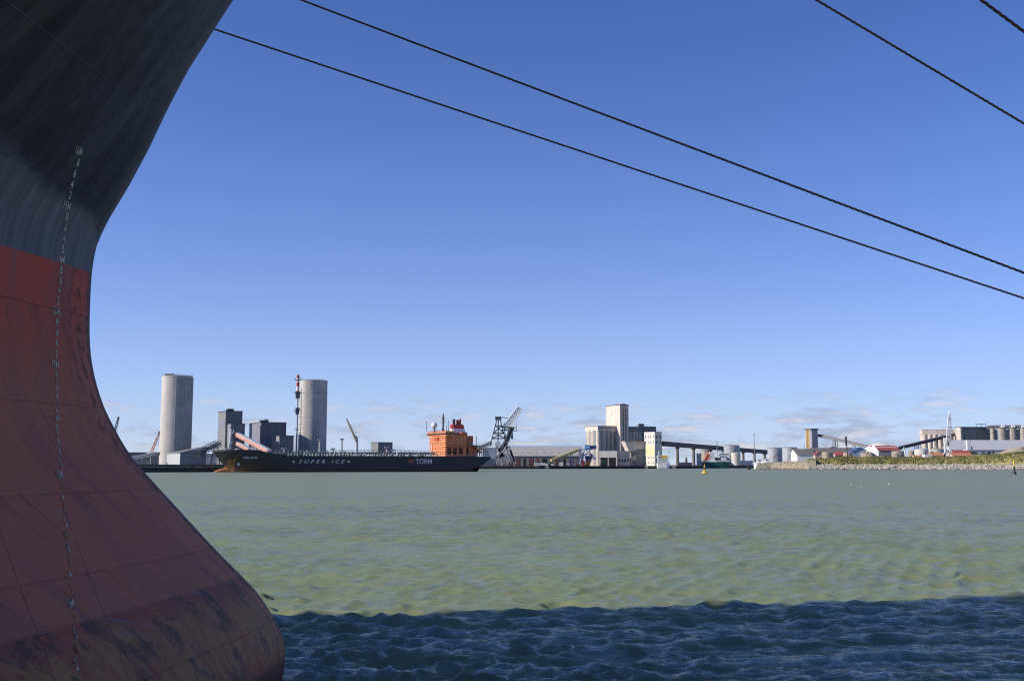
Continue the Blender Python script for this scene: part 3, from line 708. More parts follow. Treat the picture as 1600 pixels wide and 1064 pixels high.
MB().box(0.1, L2*.995, -.15, .2, .5, H*.99).build('dark_panel', dark_clad, t)
# ---- inclined conveyor galleries
def gallery(label, a, b, w_, h, mat, legs=(), name='conveyor_gallery', roofmat=None, legmat=None, lattice=False, group='inclined conveyors over the port'):
    a = Vector(a); b = Vector(b); t = thing(name, label, 'conveyor', (a.x, a.y, ZG), 0, group)
    a = a-t.location; b = b-t.location; d = (b-a).normalized(); s = d.cross(Vector((0, 0, 1))).normalized(); u = s.cross(d)
    def tube(w0, h0, off, m, nm):
        vs = []
        for c in (a, b):
            for i, j in ((-1, -1), (1, -1), (1, 1), (-1, 1)): vs.append(c+s*i*w0/2+u*(j*h0/2+off))
        MB().add(vs, [(0, 1, 2, 3), (7, 6, 5, 4), (0, 4, 5, 1), (1, 5, 6, 2), (2, 6, 7, 3), (3, 7, 4, 0)]).build(nm, m, t)
    if lattice:
        n = max(4, int((b-a).length/h)); MB().lattice(a, b, w_, w_, h, h, n, .22).build('truss', legmat or grey_metal, t); tube(w_*.8, h*.25, -h*.1, mat, 'belt_casing')
    else:
        tube(w_, h*.78, 0, mat, 'gallery_wall'); tube(w_*1.06, h*.12, h*.46, roofmat or grey_metal, 'roof'); tube(w_*.9, h*.1, -h*.45, dark_metal, 'floor_beam')
    for f in legs:
        c = a.lerp(b, f)
        lg = MB()
        for i in (-1, 1):
            lg.bar((c.x+i*w_*.8, c.y, 0), (c.x+i*w_*.3, c.y, c.z-h*.45), .35, n=4, sq=True)
        for k in range(4):
            z0, z1 = c.z*k/4, c.z*(k+1)/4*.97; f0, f1 = .8-.5*k/4, .8-.5*(k+1)/4
            lg.bar((c.x-w_*f0, c.y, z0), (c.x+w_*f1, c.y, z1), .16, n=3); lg.bar((c.x+w_*f0, c.y, z0), (c.x-w_*f1, c.y, z1), .16, n=3)
        lg.build('trestle', legmat or grey_metal, t)
    return t
gallery('orange and white conveyor sloping down from the plant, the longest one', W(371, 679, 842), W(421, 706, 822), 4, 3.2, salmon, (.55,), roofmat=white)
gallery('short lower orange conveyor under the longest one', W(371, 693, 838), W(397, 707, 828), 3.4, 2.6, salmon, (.6,), roofmat=white)
gallery('small orange conveyor climbing behind the smallest dark block', W(410, 708, 880), W(432, 693, 876), 3.4, 2.6, salmon, (), roofmat=grey_metal)
gallery('dark open truss conveyor feeding the plant from the left shed', W(309, 708, 812), W(342, 692, 846), 4.5, 4, dark_metal, (.85,), lattice=True)
gallery('long pale conveyor low on the ground left of the silo', W(196, 718.5, 815), W(246, 708.5, 872), 4.5, 2.4, light_clad, (.6,))
# ---- wedge-shaped shed at the foot of the silo
X, L1, L2 = corner(260.8, 281.5, 322, 812)
t = thing('store_shed', 'pale grey shed with a rising ridge at the foot of the left silo', 'shed', (X, 812, ZG), PHI)
H = Zat(708, 812)-ZG; H2 = Zat(699, 812+L2*.47)-ZG
MB().add([(0, 0, -.3), (L2, 0, 2), (L2, L1*.6, 2), (0, L1, -.3), (0, 0, H), (L2, 0, H2), (L2, L1*.6, H2), (0, L1, H)], [(0, 1, 5, 4), (1, 2, 6, 5), (2, 3, 7, 6), (3, 0, 4, 7), (4, 5, 6, 7), (0, 3, 2, 1)]).build('wall', mid_clad, t)
MB().box(-.2, .1, 0, L1, -.3, H-.2).build('gable', light_clad, t)
MB().add([(-.4, -.4, H+.1), (L2+.3, -.4, H2+.1), (L2+.3, L1*.6, H2+.1), (-.4, L1+.3, H+.1), (-.4, -.4, H+.6), (L2+.3, -.4, H2+.6), (L2+.3, L1*.6, H2+.6), (-.4, L1+.3, H+.6)], [(0, 1, 5, 4), (1, 2, 6, 5), (2, 3, 7, 6), (3, 0, 4, 7), (4, 5, 6, 7), (0, 3, 2, 1)]).build('roof', grey_metal, t)
# ---- low strip buildings and walls at the far left
t, L1, L2, H = block('long_shed', 'long low dark shed on the skyline at the far left', 'shed', 188, 190, 249, 707, 1150, dark_clad, phi=R(8), roof=grey_metal)
t, L1, L2, H = block('long_shed', 'low white shed behind the tanker bow', 'shed', 306, 309, 346, 713, 960, white, phi=R(12), roof=light_clad, rh=2.5)
p = W(205, 722, 745); q = W(345, 722, 790)
d_ = Vector((math.cos(PHI), math.sin(PHI), 0)); bp = Vector((-265, 712, ZG))
o = MB().box(0, 250, 0, 1.2, 0, 1.9).build('dock_wall', M('dark_parapet', (.11, .115, .125), .8, .2, .3, streak=.2)); o.location = (-258, 712, ZG); o.rotation_euler.z = PHI
tag(o, 'long low dark wall along the quay below the left silo', 'wall')
gv = MB()
for i in range(2600):
    s_ = random.random()*240; y_ = random.random()*9-4.5; h = .2+.5*random.random()
    gv.bar((s_, y_, 0), (s_+random.uniform(-.4, .4), y_+random.uniform(-.3, .3), h), .22, .02, n=3)
o = gv.build('grass', grass_leaf); o.location = (-258+2, 712-6, ZG); o.rotation_euler.z = PHI; o['kind'] = 'stuff'
# ---- small cranes far left
def jib_crane(label, foot, tip, Y, mat, mat2, hood=3, w_=2.2):
    a = W(*foot, Y); b = W(*tip, Y); t = thing('jib_crane', label, 'crane', (a.x, Y, ZG), 0, 'harbour cranes')
    a = a-t.location; b = b-t.location
    MB().lattice(a, b, w_, w_*.5, w_, w_*.5, 9, .22).build('jib', mat, t)
    MB().box(a.x-3, a.x+3, -3, 3, a.z-hood, a.z+1).build('cab', mat2, t)
    MB().lattice((a.x, 0, 0), (a.x, 0, max(1, a.z-hood-.02)), 4.5, 3, 4.5, 3, 3, .35).build('tower', mat2, t)
    MB().bar(b, (b.x-.2, 0, b.z-(b.z-a.z)*.7), .12, n=3).build('hoist_cable', dark_metal, t)
    MB().box(b.x-.8, b.x+.8, -.8, .8, b.z-.5, b.z+1).build('sheave', dark_metal, t)
    return t
jib_crane('dark lattice jib tip showing just above the slope of the near hull', (172, 700), (185, 653), 1000, dark_metal, dark_metal)
jib_crane('red and white lattice crane half hidden behind the left silo', (236, 708), (249, 676), 1020, salmon, white)

# ------------------------------------------------------------------ the black tanker
TL = 194.5; TB = 15.0
stern = Vector((-20.6, 795.7, 0)); TA = math.pi+R(27)
tk = thing('tanker', 'long black tanker with an orange deckhouse, moored below the silos', 'ship', stern, TA)
tdir = Vector((math.cos(TA), math.sin(TA), 0)); tnor = Vector((-tdir.y, tdir.x, 0))
def tx(px, y=TB):                       # ship x of a pixel column on the plane at port offset y
    r = W(px, 722, 1000).x/1000.0; b = stern+tnor*y
    return (r*b.y-b.x)/(tdir.x-r*tdir.y)
def tz(py, x, y=TB):
    p = stern+tdir*x+tnor*y; return Zat(py, p.y)
MD = 10.6; FD = 13.3
def deckz(x):
    a, b = tx(432), tx(404)
    return MD if x < a else FD if x > b else MD+(FD-MD)*((x-a)/(b-a))**1.3
def th_half(x, z):
    s = max(0, min(1, z/11.0))
    xs = TL-9+9*max(0, (z-2)/11.3)**1.1 if z > 2 else TL-9
    t = xs-x
    if t <= 0: return 0
    bow = 1-math.exp(-t/(13-6*s)) if t < 60 else 1
    x0 = -3; u = x-x0
    if u < 0: return 0.0
    aft = .74+.26*(1-math.exp(-u/8))
    return TB*min(1, bow)*min(1, aft)
hm = MB(); xs_ = [0, .6, 1.5, 2.5, 3.5, 5, 6.5, 8, 9.5, 11, 13, 16, 20, 26, 34, 45, 60, 80, 100, 120, 135, 145, 152, 158, 164, 169, 173, 177, 181, 184, 187, 189.5, 191.5, 193, 194.5, 196, 197.5, 199, 200.5, 201.6, 202.4, 202.95]
xs_ = [x if x <= 135 else x-8.5 for x in xs_]
rows = []
fr = [-.12, 0, .1, .2, .33, .36, .5, .65, .8, .92, 1.0]
for side in (1, -1):
    g = []
    for x in xs_:
        dz = deckz(x)
        if x < 13.5:                        # raked counter stern: the keel line rises aft
            zl = max(-.12*dz, 8.2*(1-x/8.5)); g.append([(x, side*th_half(x, dz)*min(1, .08+1.25*((f+.12)/1.12)**(.45 if x < 9 else .3)), zl+(dz-zl)*(f+.12)/1.12) for f in fr])
        elif x > TL-9:                      # raked stem above the bulb
            zl = 2+11.3*((x-(TL-9))/9)**(1/1.1); zl = min(zl, dz-.05); g.append([(x, side*th_half(x, zl+(dz-zl)*max(0, f)), zl+(dz-zl)*max(0, f)) for f in fr])
        else: g.append([(x, side*th_half(x, dz*f), dz*f) for f in fr])
    rows.append(g)
nn = len(fr)
for k, g in enumerate(rows):
    vs = [p for r_ in g for p in r_]
    fs = []
    for i in range(len(xs_)-1):
        for j in range(nn-1):
            f = (i*nn+j, (i+1)*nn+j, (i+1)*nn+j+1, i*nn+j+1); fs.append(f if k else f[::-1])
    hm.add(vs, fs)
vs = []
for i, x in enumerate(xs_): vs += [rows[0][i][-1], rows[1][i][-1]]
hm.add(vs, [(2*i, 2*i+1, 2*i+3, 2*i+2) for i in range(len(xs_)-1)])
vs = [rows[0][0][j] for j in range(nn)]+[rows[1][0][j] for j in range(nn)]
hm.add(vs, [(j, j+1, nn+j+1, nn+j) for j in range(nn-1)])
m = bpy.data.materials.new('tanker_hull_paint'); m.use_nodes = True; nt = m.node_tree; Nn = nt.nodes; Ln = nt.links; bs = Nn['Principled BSDF']; bs.inputs['Roughness'].default_value = .5
tcn = Nn.new('ShaderNodeTexCoord'); spn = Nn.new('ShaderNodeSeparateXYZ'); Ln.new(tcn.outputs['Object'], spn.inputs[0])
def mm_(op, a, b_=None):
    n = Nn.new('ShaderNodeMath'); n.operation = op
    for i, v in enumerate((a, b_)):
        if v is None: continue
        if isinstance(v, (int, float)): n.inputs[i].default_value = v
        else: Ln.new(v, n.inputs[i])
    return n.outputs[0]
mpn = Nn.new('ShaderNodeMapping'); mpn.inputs['Scale'].default_value = (.5, .5, .1); Ln.new(tcn.outputs['Object'], mpn.inputs[0])
nzn = Nn.new('ShaderNodeTexNoise'); nzn.inputs['Scale'].default_value = 1; nzn.inputs['Detail'].default_value = 6; Ln.new(mpn.outputs[0], nzn.inputs['Vector'])
def mixc(f, a, b_):
    n = Nn.new('ShaderNodeMix'); n.data_type = 'RGBA'; Ln.new(f, n.inputs[0])
    for i, v in ((6, a), (7, b_)):
        if isinstance(v, tuple): n.inputs[i].default_value = (*v, 1)
        else: Ln.new(v, n.inputs[i])
    return n.outputs[2]
top = mixc(nzn.outputs[0], (.010, .012, .020), (.022, .024, .034)); boot = mixc(nzn.outputs[0], (.028, .012, .012), (.065, .030, .024))
c_ = mixc(mm_('GREATER_THAN', spn.outputs[2], 3.6), boot, top)
def hull_x(px, z):
    best = (1e9, 0)
    for i in range(2000):
        x = i*.1; p = stern+tdir*x+tnor*th_half(x, z); best = min(best, (abs(proj(Vector((p.x, p.y, z)))[0]-px), x))
    return best[1]
rx0, rx1 = hull_x(368, 6), hull_x(355, 6)
msk = mm_('MULTIPLY', mm_('GREATER_THAN', spn.outputs[0], rx0), mm_('LESS_THAN', spn.outputs[0], rx1))
msk = mm_('MULTIPLY', msk, mm_('LESS_THAN', spn.outputs[2], mm_('ADD', 4.0, mm_('MULTIPLY', nzn.outputs[0], 9))))
c_ = mixc(mm_('MULTIPLY', msk, .8), c_, (.17, .085, .03))
m2 = mm_('MULTIPLY', mm_('GREATER_THAN', spn.outputs[0], rx1), mm_('LESS_THAN', spn.outputs[2], 3.9)); c_ = mixc(mm_('MULTIPLY', m2, .85), c_, (.30, .12, .05))
Ln.new(c_, bs.inputs['Base Color'])
hm.build('hull', m, tk, True)
bb = MB(); vs = []; fs = []; nr_ = 12; ns_ = 14
for i in range(nr_+1):
    s_ = i/nr_; x = 173.5+s_*20.5; r_ = 3.5*math.sqrt(max(0, 1-s_**2.2)); zc = -.3+1.2*(1-s_)
    for j in range(ns_):
        a = 2*math.pi*j/ns_; vs.append((x, r_*math.cos(a)*.8, zc+r_*math.sin(a)*.95))
for i in range(nr_):
    for j in range(ns_): fs.append((i*ns_+j, i*ns_+(j+1) % ns_, (i+1)*ns_+(j+1) % ns_, (i+1)*ns_+j))
bb.add(vs, fs).build('bulbous_bow', M('rusty_orange_antifouling', (.40, .15, .06), .8, .35, .6), tk, True)
bw = MB()
for side in (1, -1):
    pr = [(x, side*(th_half(x, FD)-.1), deckz(x)) for x in xs_ if x > 148]
    for a, b_ in zip(pr, pr[1:]): bw.add([a, b_, (b_[0], b_[1], b_[2]+1.1), (a[0], a[1], a[2]+1.1), (a[0], a[1]-side*.15, a[2]), (b_[0], b_[1]-side*.15, b_[2]), (b_[0], b_[1]-side*.15, b_[2]+1.1), (a[0], a[1]-side*.15, a[2]+1.1)], [(0, 1, 2, 3), (7, 6, 5, 4), (3, 2, 6, 7)])
bw.build('bulwark', black_paint, tk)
MB().box(20, 178, -13.6, 13.6, MD+.004, MD+.3).build('deck', M('green_grey_deck', (.10, .11, .10), .8, .2, .3), tk)
# lettering on the port side
lettering = M('white_lettering', (.62, .62, .64), .6, .08, .5)
def txh(px, z=9.5):
    best = (1e9, 0)
    for i in range(2000):
        x = i*.1; p = stern+tdir*x+tnor*th_half(x, z); best = min(best, (abs(proj(Vector((p.x, p.y, z)))[0]-px), x))
    return best[1]
def side_text(txt, p0, p1, py0, py1, shear=0, space=1.0, sx=1.0, bold=0, name='hull_lettering', mat=lettering):
    x0, x1 = txh(p0), txh(p1); z0, z1 = tz(py1, (x0+x1)/2), tz(py0, (x0+x1)/2)
    vs, fs = text_mesh(txt, 1, 0, shear, space, 1, bold)
    ax = [v[0] for v in vs]; az = [v[1] for v in vs]; w0, w1 = min(ax), max(ax); h0, h1 = min(az), max(az)
    nv = []; ya, yb2 = th_half(x0, z1)+(.1 if x0 < 150 else .25), th_half(x1, z1)+(.1 if x0 < 150 else .25)
    for x, y, z in vs:
        f = (x-w0)/(w1-w0); nv.append((x0+(x1-x0)*f, ya+(yb2-ya)*f, z0+(z1-z0)*(y-h0)/(h1-h0)))
    MB().add(nv, fs).build(name, mat, tk)
side_text('TORM', 379.5, 388.6, 713.3, 716.6, bold=.01)
side_text('LOTTE', 391, 402, 713.3, 716.6, bold=.01)
side_text('SUPER', 467, 508, 718.2, 723.6, shear=.35, space=1.75, bold=.02)
side_text('ICE', 518, 539, 718.2, 723.6, shear=.35, space=1.75, bold=.02)
side_text('TORM', 649.5, 674.5, 716.8, 724.6, bold=.015)
for px, py in ((458.8, 721.3), (544.5, 721)):
    x = tx(px); z = tz(py, x); a = .95
    MB().add([(x+a, TB+.1, z), (x, TB+.1, z+a), (x-a, TB+.1, z), (x, TB+.1, z-a)], [(0, 1, 2, 3)]).build('star_mark', lettering, tk)
x = txh(374); MB().add([(x+.9*math.cos(a), th_half(x, 7)+.25, tz(725.3, x)+.9*math.sin(a)) for a in [i*math.pi/6 for i in range(12)]], [tuple(range(12))]).build('bow_thruster_mark', lettering, tk)
x = tx(642); z = tz(720.5, x)
MB().box(x-2.2, x+2.2, TB+.02, TB+.1, z-1.0, z+1.0).build('flag_emblem', M('faded_red_emblem', (.30, .06, .04), .6, .2, .5), tk)
deck_rail = M('rail_paint', (.45, .30, .22), .6, .2, .5)
# deckhouse
xf, xa = tx(696.3), tx(729)            # forward face corner and aft end on the port side
zt_ = tz(680, xf); yb = 14.2
MB().box(xa, xf, -yb, yb, MD, zt_).build('deckhouse_wall', orange_paint, tk)
MB().box(xf-6, xf+.8, -17.0, 17.0, zt_+.003, zt_+2.6).build('bridge', orange_paint, tk)
MB().box(xf-6.2, xf+.9, -17.1, 17.1, zt_+.55, zt_+1.7).build('bridge_window_band', glass, tk)
MB().box(xf-6.5, xf+1.1, -17.3, 17.3, zt_+2.603, zt_+3.0).build('bridge_roof', orange_dark, tk)
MB().box(xa+1, xf-6.6, -12.5, 12.5, zt_+.003, zt_+1.6).build('deckhouse_wall', orange_dark, tk)
MB().box(xa, xf-2, yb+.003, yb+1.3, zt_-9.2, zt_-8.7).build('side_gallery', orange_dark, tk)
MB().box(xa-1, xf, yb+.003, yb+.9, MD+7.6, MD+8.0).build('side_gallery', orange_dark, tk)
first = None
for zrow in (zt_-3.2, zt_-6.4, zt_-9.6, zt_-12.8):
    for y in lin(-12, 12, 9):
        if first is None: first = MB().box(-.05, .12, -.42, .42, -.5, .5).build('porthole', glass, tk); first.location = (xf, y, zrow)
        else: repeat(first, [(xf, y, zrow)])
first = None
for zrow in (zt_-3.2, zt_-6.4, zt_-11.5):
    for x in lin(xa+2, xf-2, 5):
        if first is None: first = MB().box(-.4, .4, -.05, .1, -.45, .45).build('side_window', glass, tk); first.location = (x, yb, zrow)
        else: repeat(first, [(x, yb, zrow)])
for zz in (zt_-1.7, zt_-4.9, zt_-8.1, zt_-11.3):
    MB().box(xf+.01, xf+.55, -yb, yb, zz-.12, zz+.12).build('deck_edge', orange_dark, tk)
    MB().box(xa, xf, yb+.01, yb+1.1, zz-.14, zz+.14).build('deck_edge', orange_dark, tk)
    g = MB()
    for i in range(11): g.bar((xa+(xf-xa)*i/10, yb+1.0, zz), (xa+(xf-xa)*i/10, yb+1.0, zz+1.1), .05, n=3)
    g.bar((xa, yb+1.0, zz+1.1), (xf, yb+1.0, zz+1.1), .06, n=3); g.build('railing', deck_rail, tk)
g = MB()
for y in (-16.4, 16.4): g.bar((xf-3, y, zt_), (xf-3, y*.86, zt_-3.6), .25, n=4, sq=True)
g.build('wing_support', orange_dark, tk)
for i in range(6):
    y = -12+i*4.6; MB().bar((xf-3-random.random()*3, y, zt_+3), (xf-4, y, zt_+4.2+random.random()*2.2), .18, n=5).build('roof_aerial', deck_rail, tk)
MB().prism([(xf, zt_-1.0), (xf+1.6, zt_-1.0), (xf, zt_-4.2)], -3.5, 3.5).build('front_console', orange_dark, tk)
MB().bar((xf+.35, -9.6, zt_-5.4), (xf+.35, -9.0, zt_-10.8), .55, .5, 8).build('white_capsule', white, tk, True)
# aft casing and lower stern house
xl = tx(748); z2 = tz(692, xa)
MB().box(xl, xa-.02, -12, 12, MD, MD+7.6).build('stern_house_wall', orange_dark, tk)
MB().box(xa, xf-3, yb+.01, yb+.03, MD, MD+1).build('stern_house_wall', orange_dark, tk)
for px in (702.5, 711.5, 720.5, 731):
    x = tx(px); MB().box(x-1.5, x+1.5, yb+.02 if px < 729 else 12.003, yb+.10 if px < 729 else 12.1, MD+1.4, MD+6.6).build('dark_opening', opening, tk)
MB().box(xl-4, xa+4, -13.2, 13.2, MD+7.605, MD+8.0).build('boat_deck', dark_metal, tk)
x = tx(714, 0); zf = tz(681, x, 0); zf1 = tz(663, x, 0)
xm0, xm1 = x-6.5, x+5.5
MB().box(x-9, x+7, -8, 8, MD+8, zf).build('engine_casing', orange_dark, tk)
cuts = [0, .25, .62, 1]; fm = [red_paint, white, red_paint]
hh = zf1-zf; zb0 = zf+.003
for i in range(3):
    z0, z1 = zb0+hh*cuts[i], zb0+hh*cuts[i+1]; e0, e1 = cuts[i]*1.6, cuts[i+1]*1.6
    def ring(z, e): return [(x-5.6+e*1.3, -3.6+e*.4, z), (x+4.6-e*.3, -3.6+e*.4, z), (x+4.6-e*.3, 3.6-e*.4, z), (x-5.6+e*1.3, 3.6-e*.4, z)]
    MB().add(ring(z0, e0)+ring(z1-.01, e1), [(3, 2, 1, 0), (4, 5, 6, 7), (0, 1, 5, 4), (1, 2, 6, 5), (2, 3, 7, 6), (3, 0, 4, 7)]).build('funnel_band', fm[i], tk)
vs, fs = text_mesh('T', 3.2, 0, 0, 1, 1, .08)
MB().add([(x-.5-vx, 3.6-.9*.4+.12, zb0+hh*.27+vy) for vx, vy, vz in vs], fs).build('funnel_letter', lettering, tk)
for dx, dy, h, r_ in ((2.6, 0, 3.8, 1.0), (-.3, .8, 3.0, .6), (-.4, -1.2, 3.4, .7), (-2.2, 0, 3.9, .8)):
    MB().bar((x+dx, dy, zf1), (x+dx, dy, zf1+h), r_, n=12).build('exhaust_pipe', black_paint if dx > 2 else rust, tk, True)
# masts and radome
def pole(px, y, py0, py1, r_, nm='deck_mast', mat=dark_metal, yards=(), lat=False):
    x = tx(px, y); z0, z1 = tz(py0, x, y), tz(py1, x, y); g = MB()
    if lat: g.lattice((x, y, z0), (x, y, z1), 1.3, .9, 1.3, .9, 6, .16)
    else: g.bar((x, y, z0), (x, y, z1), r_, r_*.7, 8)
    for f, wd in yards:
        z = z0+(z1-z0)*f; g.bar((x, y-wd, z), (x, y+wd, z), .25, n=4, sq=True)
        for sgn in (-1, 1): g.bar((x, y+sgn*wd, z), (x, y+sgn*wd, z+2.2), .15, n=4)
    g.build(nm, mat, tk, not lat)
pole(692, 0, 674, 646, .7, 'radar_mast', dark_metal, ((.45, 2.4), (.62, 1.8)))
pole(665.8, -11, 674, 658, .4, 'signal_mast', dark_metal, lat=True)
pole(700.2, 6, 674, 656.5, .4, 'signal_mast', dark_metal, lat=True)
pole(697, 3, 674, 664, .3, 'aerial', grey_metal)
x = tx(678, -3); zr = tz(664.6, x, -3)
rd = MB(); pf = [(max(.02, 2.25*math.cos(a)), zr+2.25*math.sin(a)) for a in [R(-90+i*15) for i in range(13)]]
rd.lathe(pf, x, -3, 20).build('radome', white, tk, True)
MB().bar((x, -3, zt_+3), (x, -3, zr-2.1), 1.1, .8, 10).build('radome_pedestal', grey_metal, tk)
# free-fall boat frame and stern rails
x0 = tx(733); x1 = tx(748); zl = MD+8
MB().bar((x0-1, 3, zl+4.5), (x1+1, 3, zl+.2), 1.5, 1.2, 10).build('lifeboat', yellow_paint, tk, True)
xs0, xs1 = tx(740, 12), tx(752, 12)
MB().prism([(xs0, MD+8.3), (xs1, MD+3.6), (xs1, MD+2.9), (xs0+3, MD+6.9)], -12, 12).build('sloping_canopy', orange_dark, tk)
MB().box(tx(729, 9)-.5, tx(722, 9), -9, 9, zf+.004, zf+2.4).build('casing_step', orange_dark, tk)
MB().box(xa-4.5, xa-.03, -10.5, 10.5, MD+8.005, MD+11.2).build('casing_step', orange_dark, tk)
MB().box(xa-7.5, xa-4.6, -7, 9.5, MD+8.005, MD+9.6).build('casing_step', orange_paint, tk)
for i in range(3): MB().bar((xa-1-i*2.6, 11, MD+8), (xa-1-i*2.6, 11, MD+10.2), .35, n=8).build('vent_post', [white, deck_rail, white][i], tk)
sf = MB()
for yy in (.8, 5.2):
    sf.bar((x0, yy, zl), (x0, yy, zl+6.4), .3, n=4, sq=True); sf.bar((x0, yy, zl+6.4), (x1-3, yy, zl-2.5), .3, n=4, sq=True); sf.bar((x0-4, yy, zl), (x0-4, yy, zl+3.6), .25, n=4, sq=True)
sf.bar((x0, .8, zl+6.4), (x0, 5.2, zl+6.4), .3, n=4, sq=True)
sf.build('lifeboat_davit', dark_metal, tk)
MB().bar((tx(744, 0), 0, zl), (tx(744, 0), 0, zl+6.8), .3, n=6).build('stern_mast', yellow_paint, tk)
sr = MB()
for i in range(7):
    xx = xl-1-i*1.5
    if xx < .5: break
    sr.bar((xx, 11, MD), (xx, 11, MD+6.5-i*.5), .22, n=4, sq=True)
    if i: sr.bar((xx, 11, MD), (xx+1.5, 11, MD+6.5-i*.5), .14, n=3)
sr.bar((xl, 11, MD+7.6), (max(.6, xl-9), 11, MD+3.5), .35, n=4, sq=True)
sr.build('stern_frame', grey_metal, tk)
MB().box(.6, xl+1, -12.6, 12.6, MD+5.2, MD+5.5).build('mooring_canopy', orange_dark, tk)
# cargo deck: pipes, catwalk, bulwark stays, vents, manifold
deck_grey = M('deck_fittings', (.30, .30, .28), .6, .4, .6); deck_lt = M('pale_deck_fittings', (.42, .42, .39), .6, .25, .6)
xd0, xd1 = xf+4, tx(425)
for k, (y, r_, z, mt_) in enumerate(((9.5, .35, 1.5, deck_grey), (7.6, .45, 1.8, dark_metal), (5.5, .3, 2.5, deck_grey), (-3, .4, 2.2, deck_lt), (-6, .35, 1.7, dark_metal))):
    MB().bar((xd0, y, MD+z), (xd1, y, MD+z), r_, n=6).build('deck_pipe', mt_, tk, True)
cw = MB(); cw.box(xd0, xd1, -1, 1, MD+3.1, MD+3.3); n_ = 40
for i in range(n_+1):
    xx = xd0+(xd1-xd0)*i/n_
    for yy in (-1, 1): cw.bar((xx, yy, MD), (xx, yy, MD+4.3), .12, n=4)
for yy in (-1, 1): cw.bar((xd0, yy, MD+4.3), (xd1, yy, MD+4.3), .08, n=3)
cw.build('catwalk', grey_metal, tk)
fp = MB().add([(-.35, 0, 0), (.35, 0, 0), (0, 0, 1.9), (-.35, -.9, 0), (.35, -.9, 0), (0, -.25, 1.9)], [(0, 1, 2), (5, 4, 3), (0, 3, 4, 1), (1, 4, 5, 2), (2, 5, 3, 0)]).build('rail_stay', deck_lt, tk)
fp.location = (xd0+1, TB-.6, MD); repeat(fp, [(xd0+1+i*2.05, TB-.6, MD) for i in range(1, 72) if random.random() < .85 and xd0+1+i*2.05 < xd1])
rl = MB()
for z in (1.1, 1.9): rl.bar((xl, TB-.5, MD+z), (xd1, TB-.5, MD+z), .06, n=3)
rl.build('railing', deck_lt, tk)
random.seed(5)
for i in range(92):
    xx = random.uniform(xd0+1, xd1-1); yy = random.uniform(-10, 13); h = random.uniform(1.2, 3.9); r_ = random.uniform(.3, .8)
    if random.random() < .5: MB().lathe([(r_, MD), (r_*.7, MD+h*.8), (r_*1.25, MD+h*.8), (r_*1.1, MD+h)], xx, yy, 10).build('deck_vent', random.choice([deck_lt, deck_grey, dark_metal, white]), tk, True)
    else:
        g = MB().box(xx-r_*1.6, xx+r_*1.6, yy-r_, yy+r_, MD, MD+h*.6); g.bar((xx, yy, MD+h*.6), (xx, yy, MD+h), .25, n=6); g.build('deck_winch', random.choice([deck_grey, dark_metal, deck_lt, rust]), tk)
for px, py, w_ in ((499, 687, .75), (533.5, 686, .75), (519.5, 701, .9), (443.5, 700.5, .8), (604, 699, .6), (614.5, 703, .35)):
    x = tx(px, 4); z1 = tz(py, x, 4); g = MB().bar((x, 4, MD), (x, 4, z1), w_, w_*.8, 10); g.bar((x-1.6, 4, z1), (x+1.6, 4, z1), .5, n=6); g.build('vent_post', deck_lt, tk, True)
xm = tx(545); g = MB()
for i in range(9):
    xx = xm-12+i*3; g.bar((xx, -12, MD+1.6), (xx, 12.5, MD+1.6), .3, n=6); g.bar((xx, 12.5, MD), (xx, 12.5, MD+2.6), .35, n=6)
g.build('manifold', deck_grey, tk)
pole(359, 0, 706, 670, .75, 'foremast', pale_metal, ((.78, 1.8), (.86, 1.6), (.6, 1.2)))
x = tx(357.5, 2); MB().bar((x, 2, FD), (x, 2, FD+5), .6, n=8).build('vent_post', pale_metal, tk)
for xx, yy in ((186, 3), (184, -4), (180, 6), (176, -5), (172, 5)):
    g = MB().box(xx-1.3, xx+1.3, yy-1.2, yy+1.2, FD, FD+1.5); g.bar((xx, yy-1.5, FD+1.5), (xx, yy+1.5, FD+1.5), .7, n=8); g.build('deck_winch', random.choice([deck_grey, deck_lt]), tk)
# hose crane amidships
x = tx(557, 2); z1 = tz(684, x, 2); xt_ = tx(540, 2); zt2 = tz(654, xt_, 2)
MB().bar((x, 2, MD), (x, 2, z1), 1.1, .9, 12).build('crane_pedestal', pale_metal, tk)
g = MB().bar((x, 2, z1), (tx(554, 2), 2, tz(684, x, 2)+1), .9, n=6); g.bar((x, 2, z1-3), (xt_, 2, zt2), .85, .4, n=4, sq=True)
g.build('crane_jib', M('crane_cream', (.52, .47, .33), .6, .2, .5), tk)
MB().bar((tx(556.5, 2), 2, z1+2.2), (xt_, 2, zt2), .1, n=3).build('crane_cable', dark_metal, tk)
# ------------------------------------------------------------------ dark box store behind the tanker
t, L1, L2, H = block('store_building', 'dark grey box building rising behind the middle of the tanker', 'building', 579.3, 590.5, 613, 691.5, 905, grey_clad, roof=dark_metal)
MB().box(.1, L2*.995, -.14, .2, 0, H*.98).build('dark_panel', dark_clad, t)
t, L1, L2, H = block('white_store', 'small white store with a shadowed end just behind the tanker stern', 'building', 752.5, 753.5, 773, 700, 1300, white, phi=R(10), roof=light_clad)
MB().box(.3, L2-.3, -.15, .2, 0, H*.42).build('door', grey_clad, t)

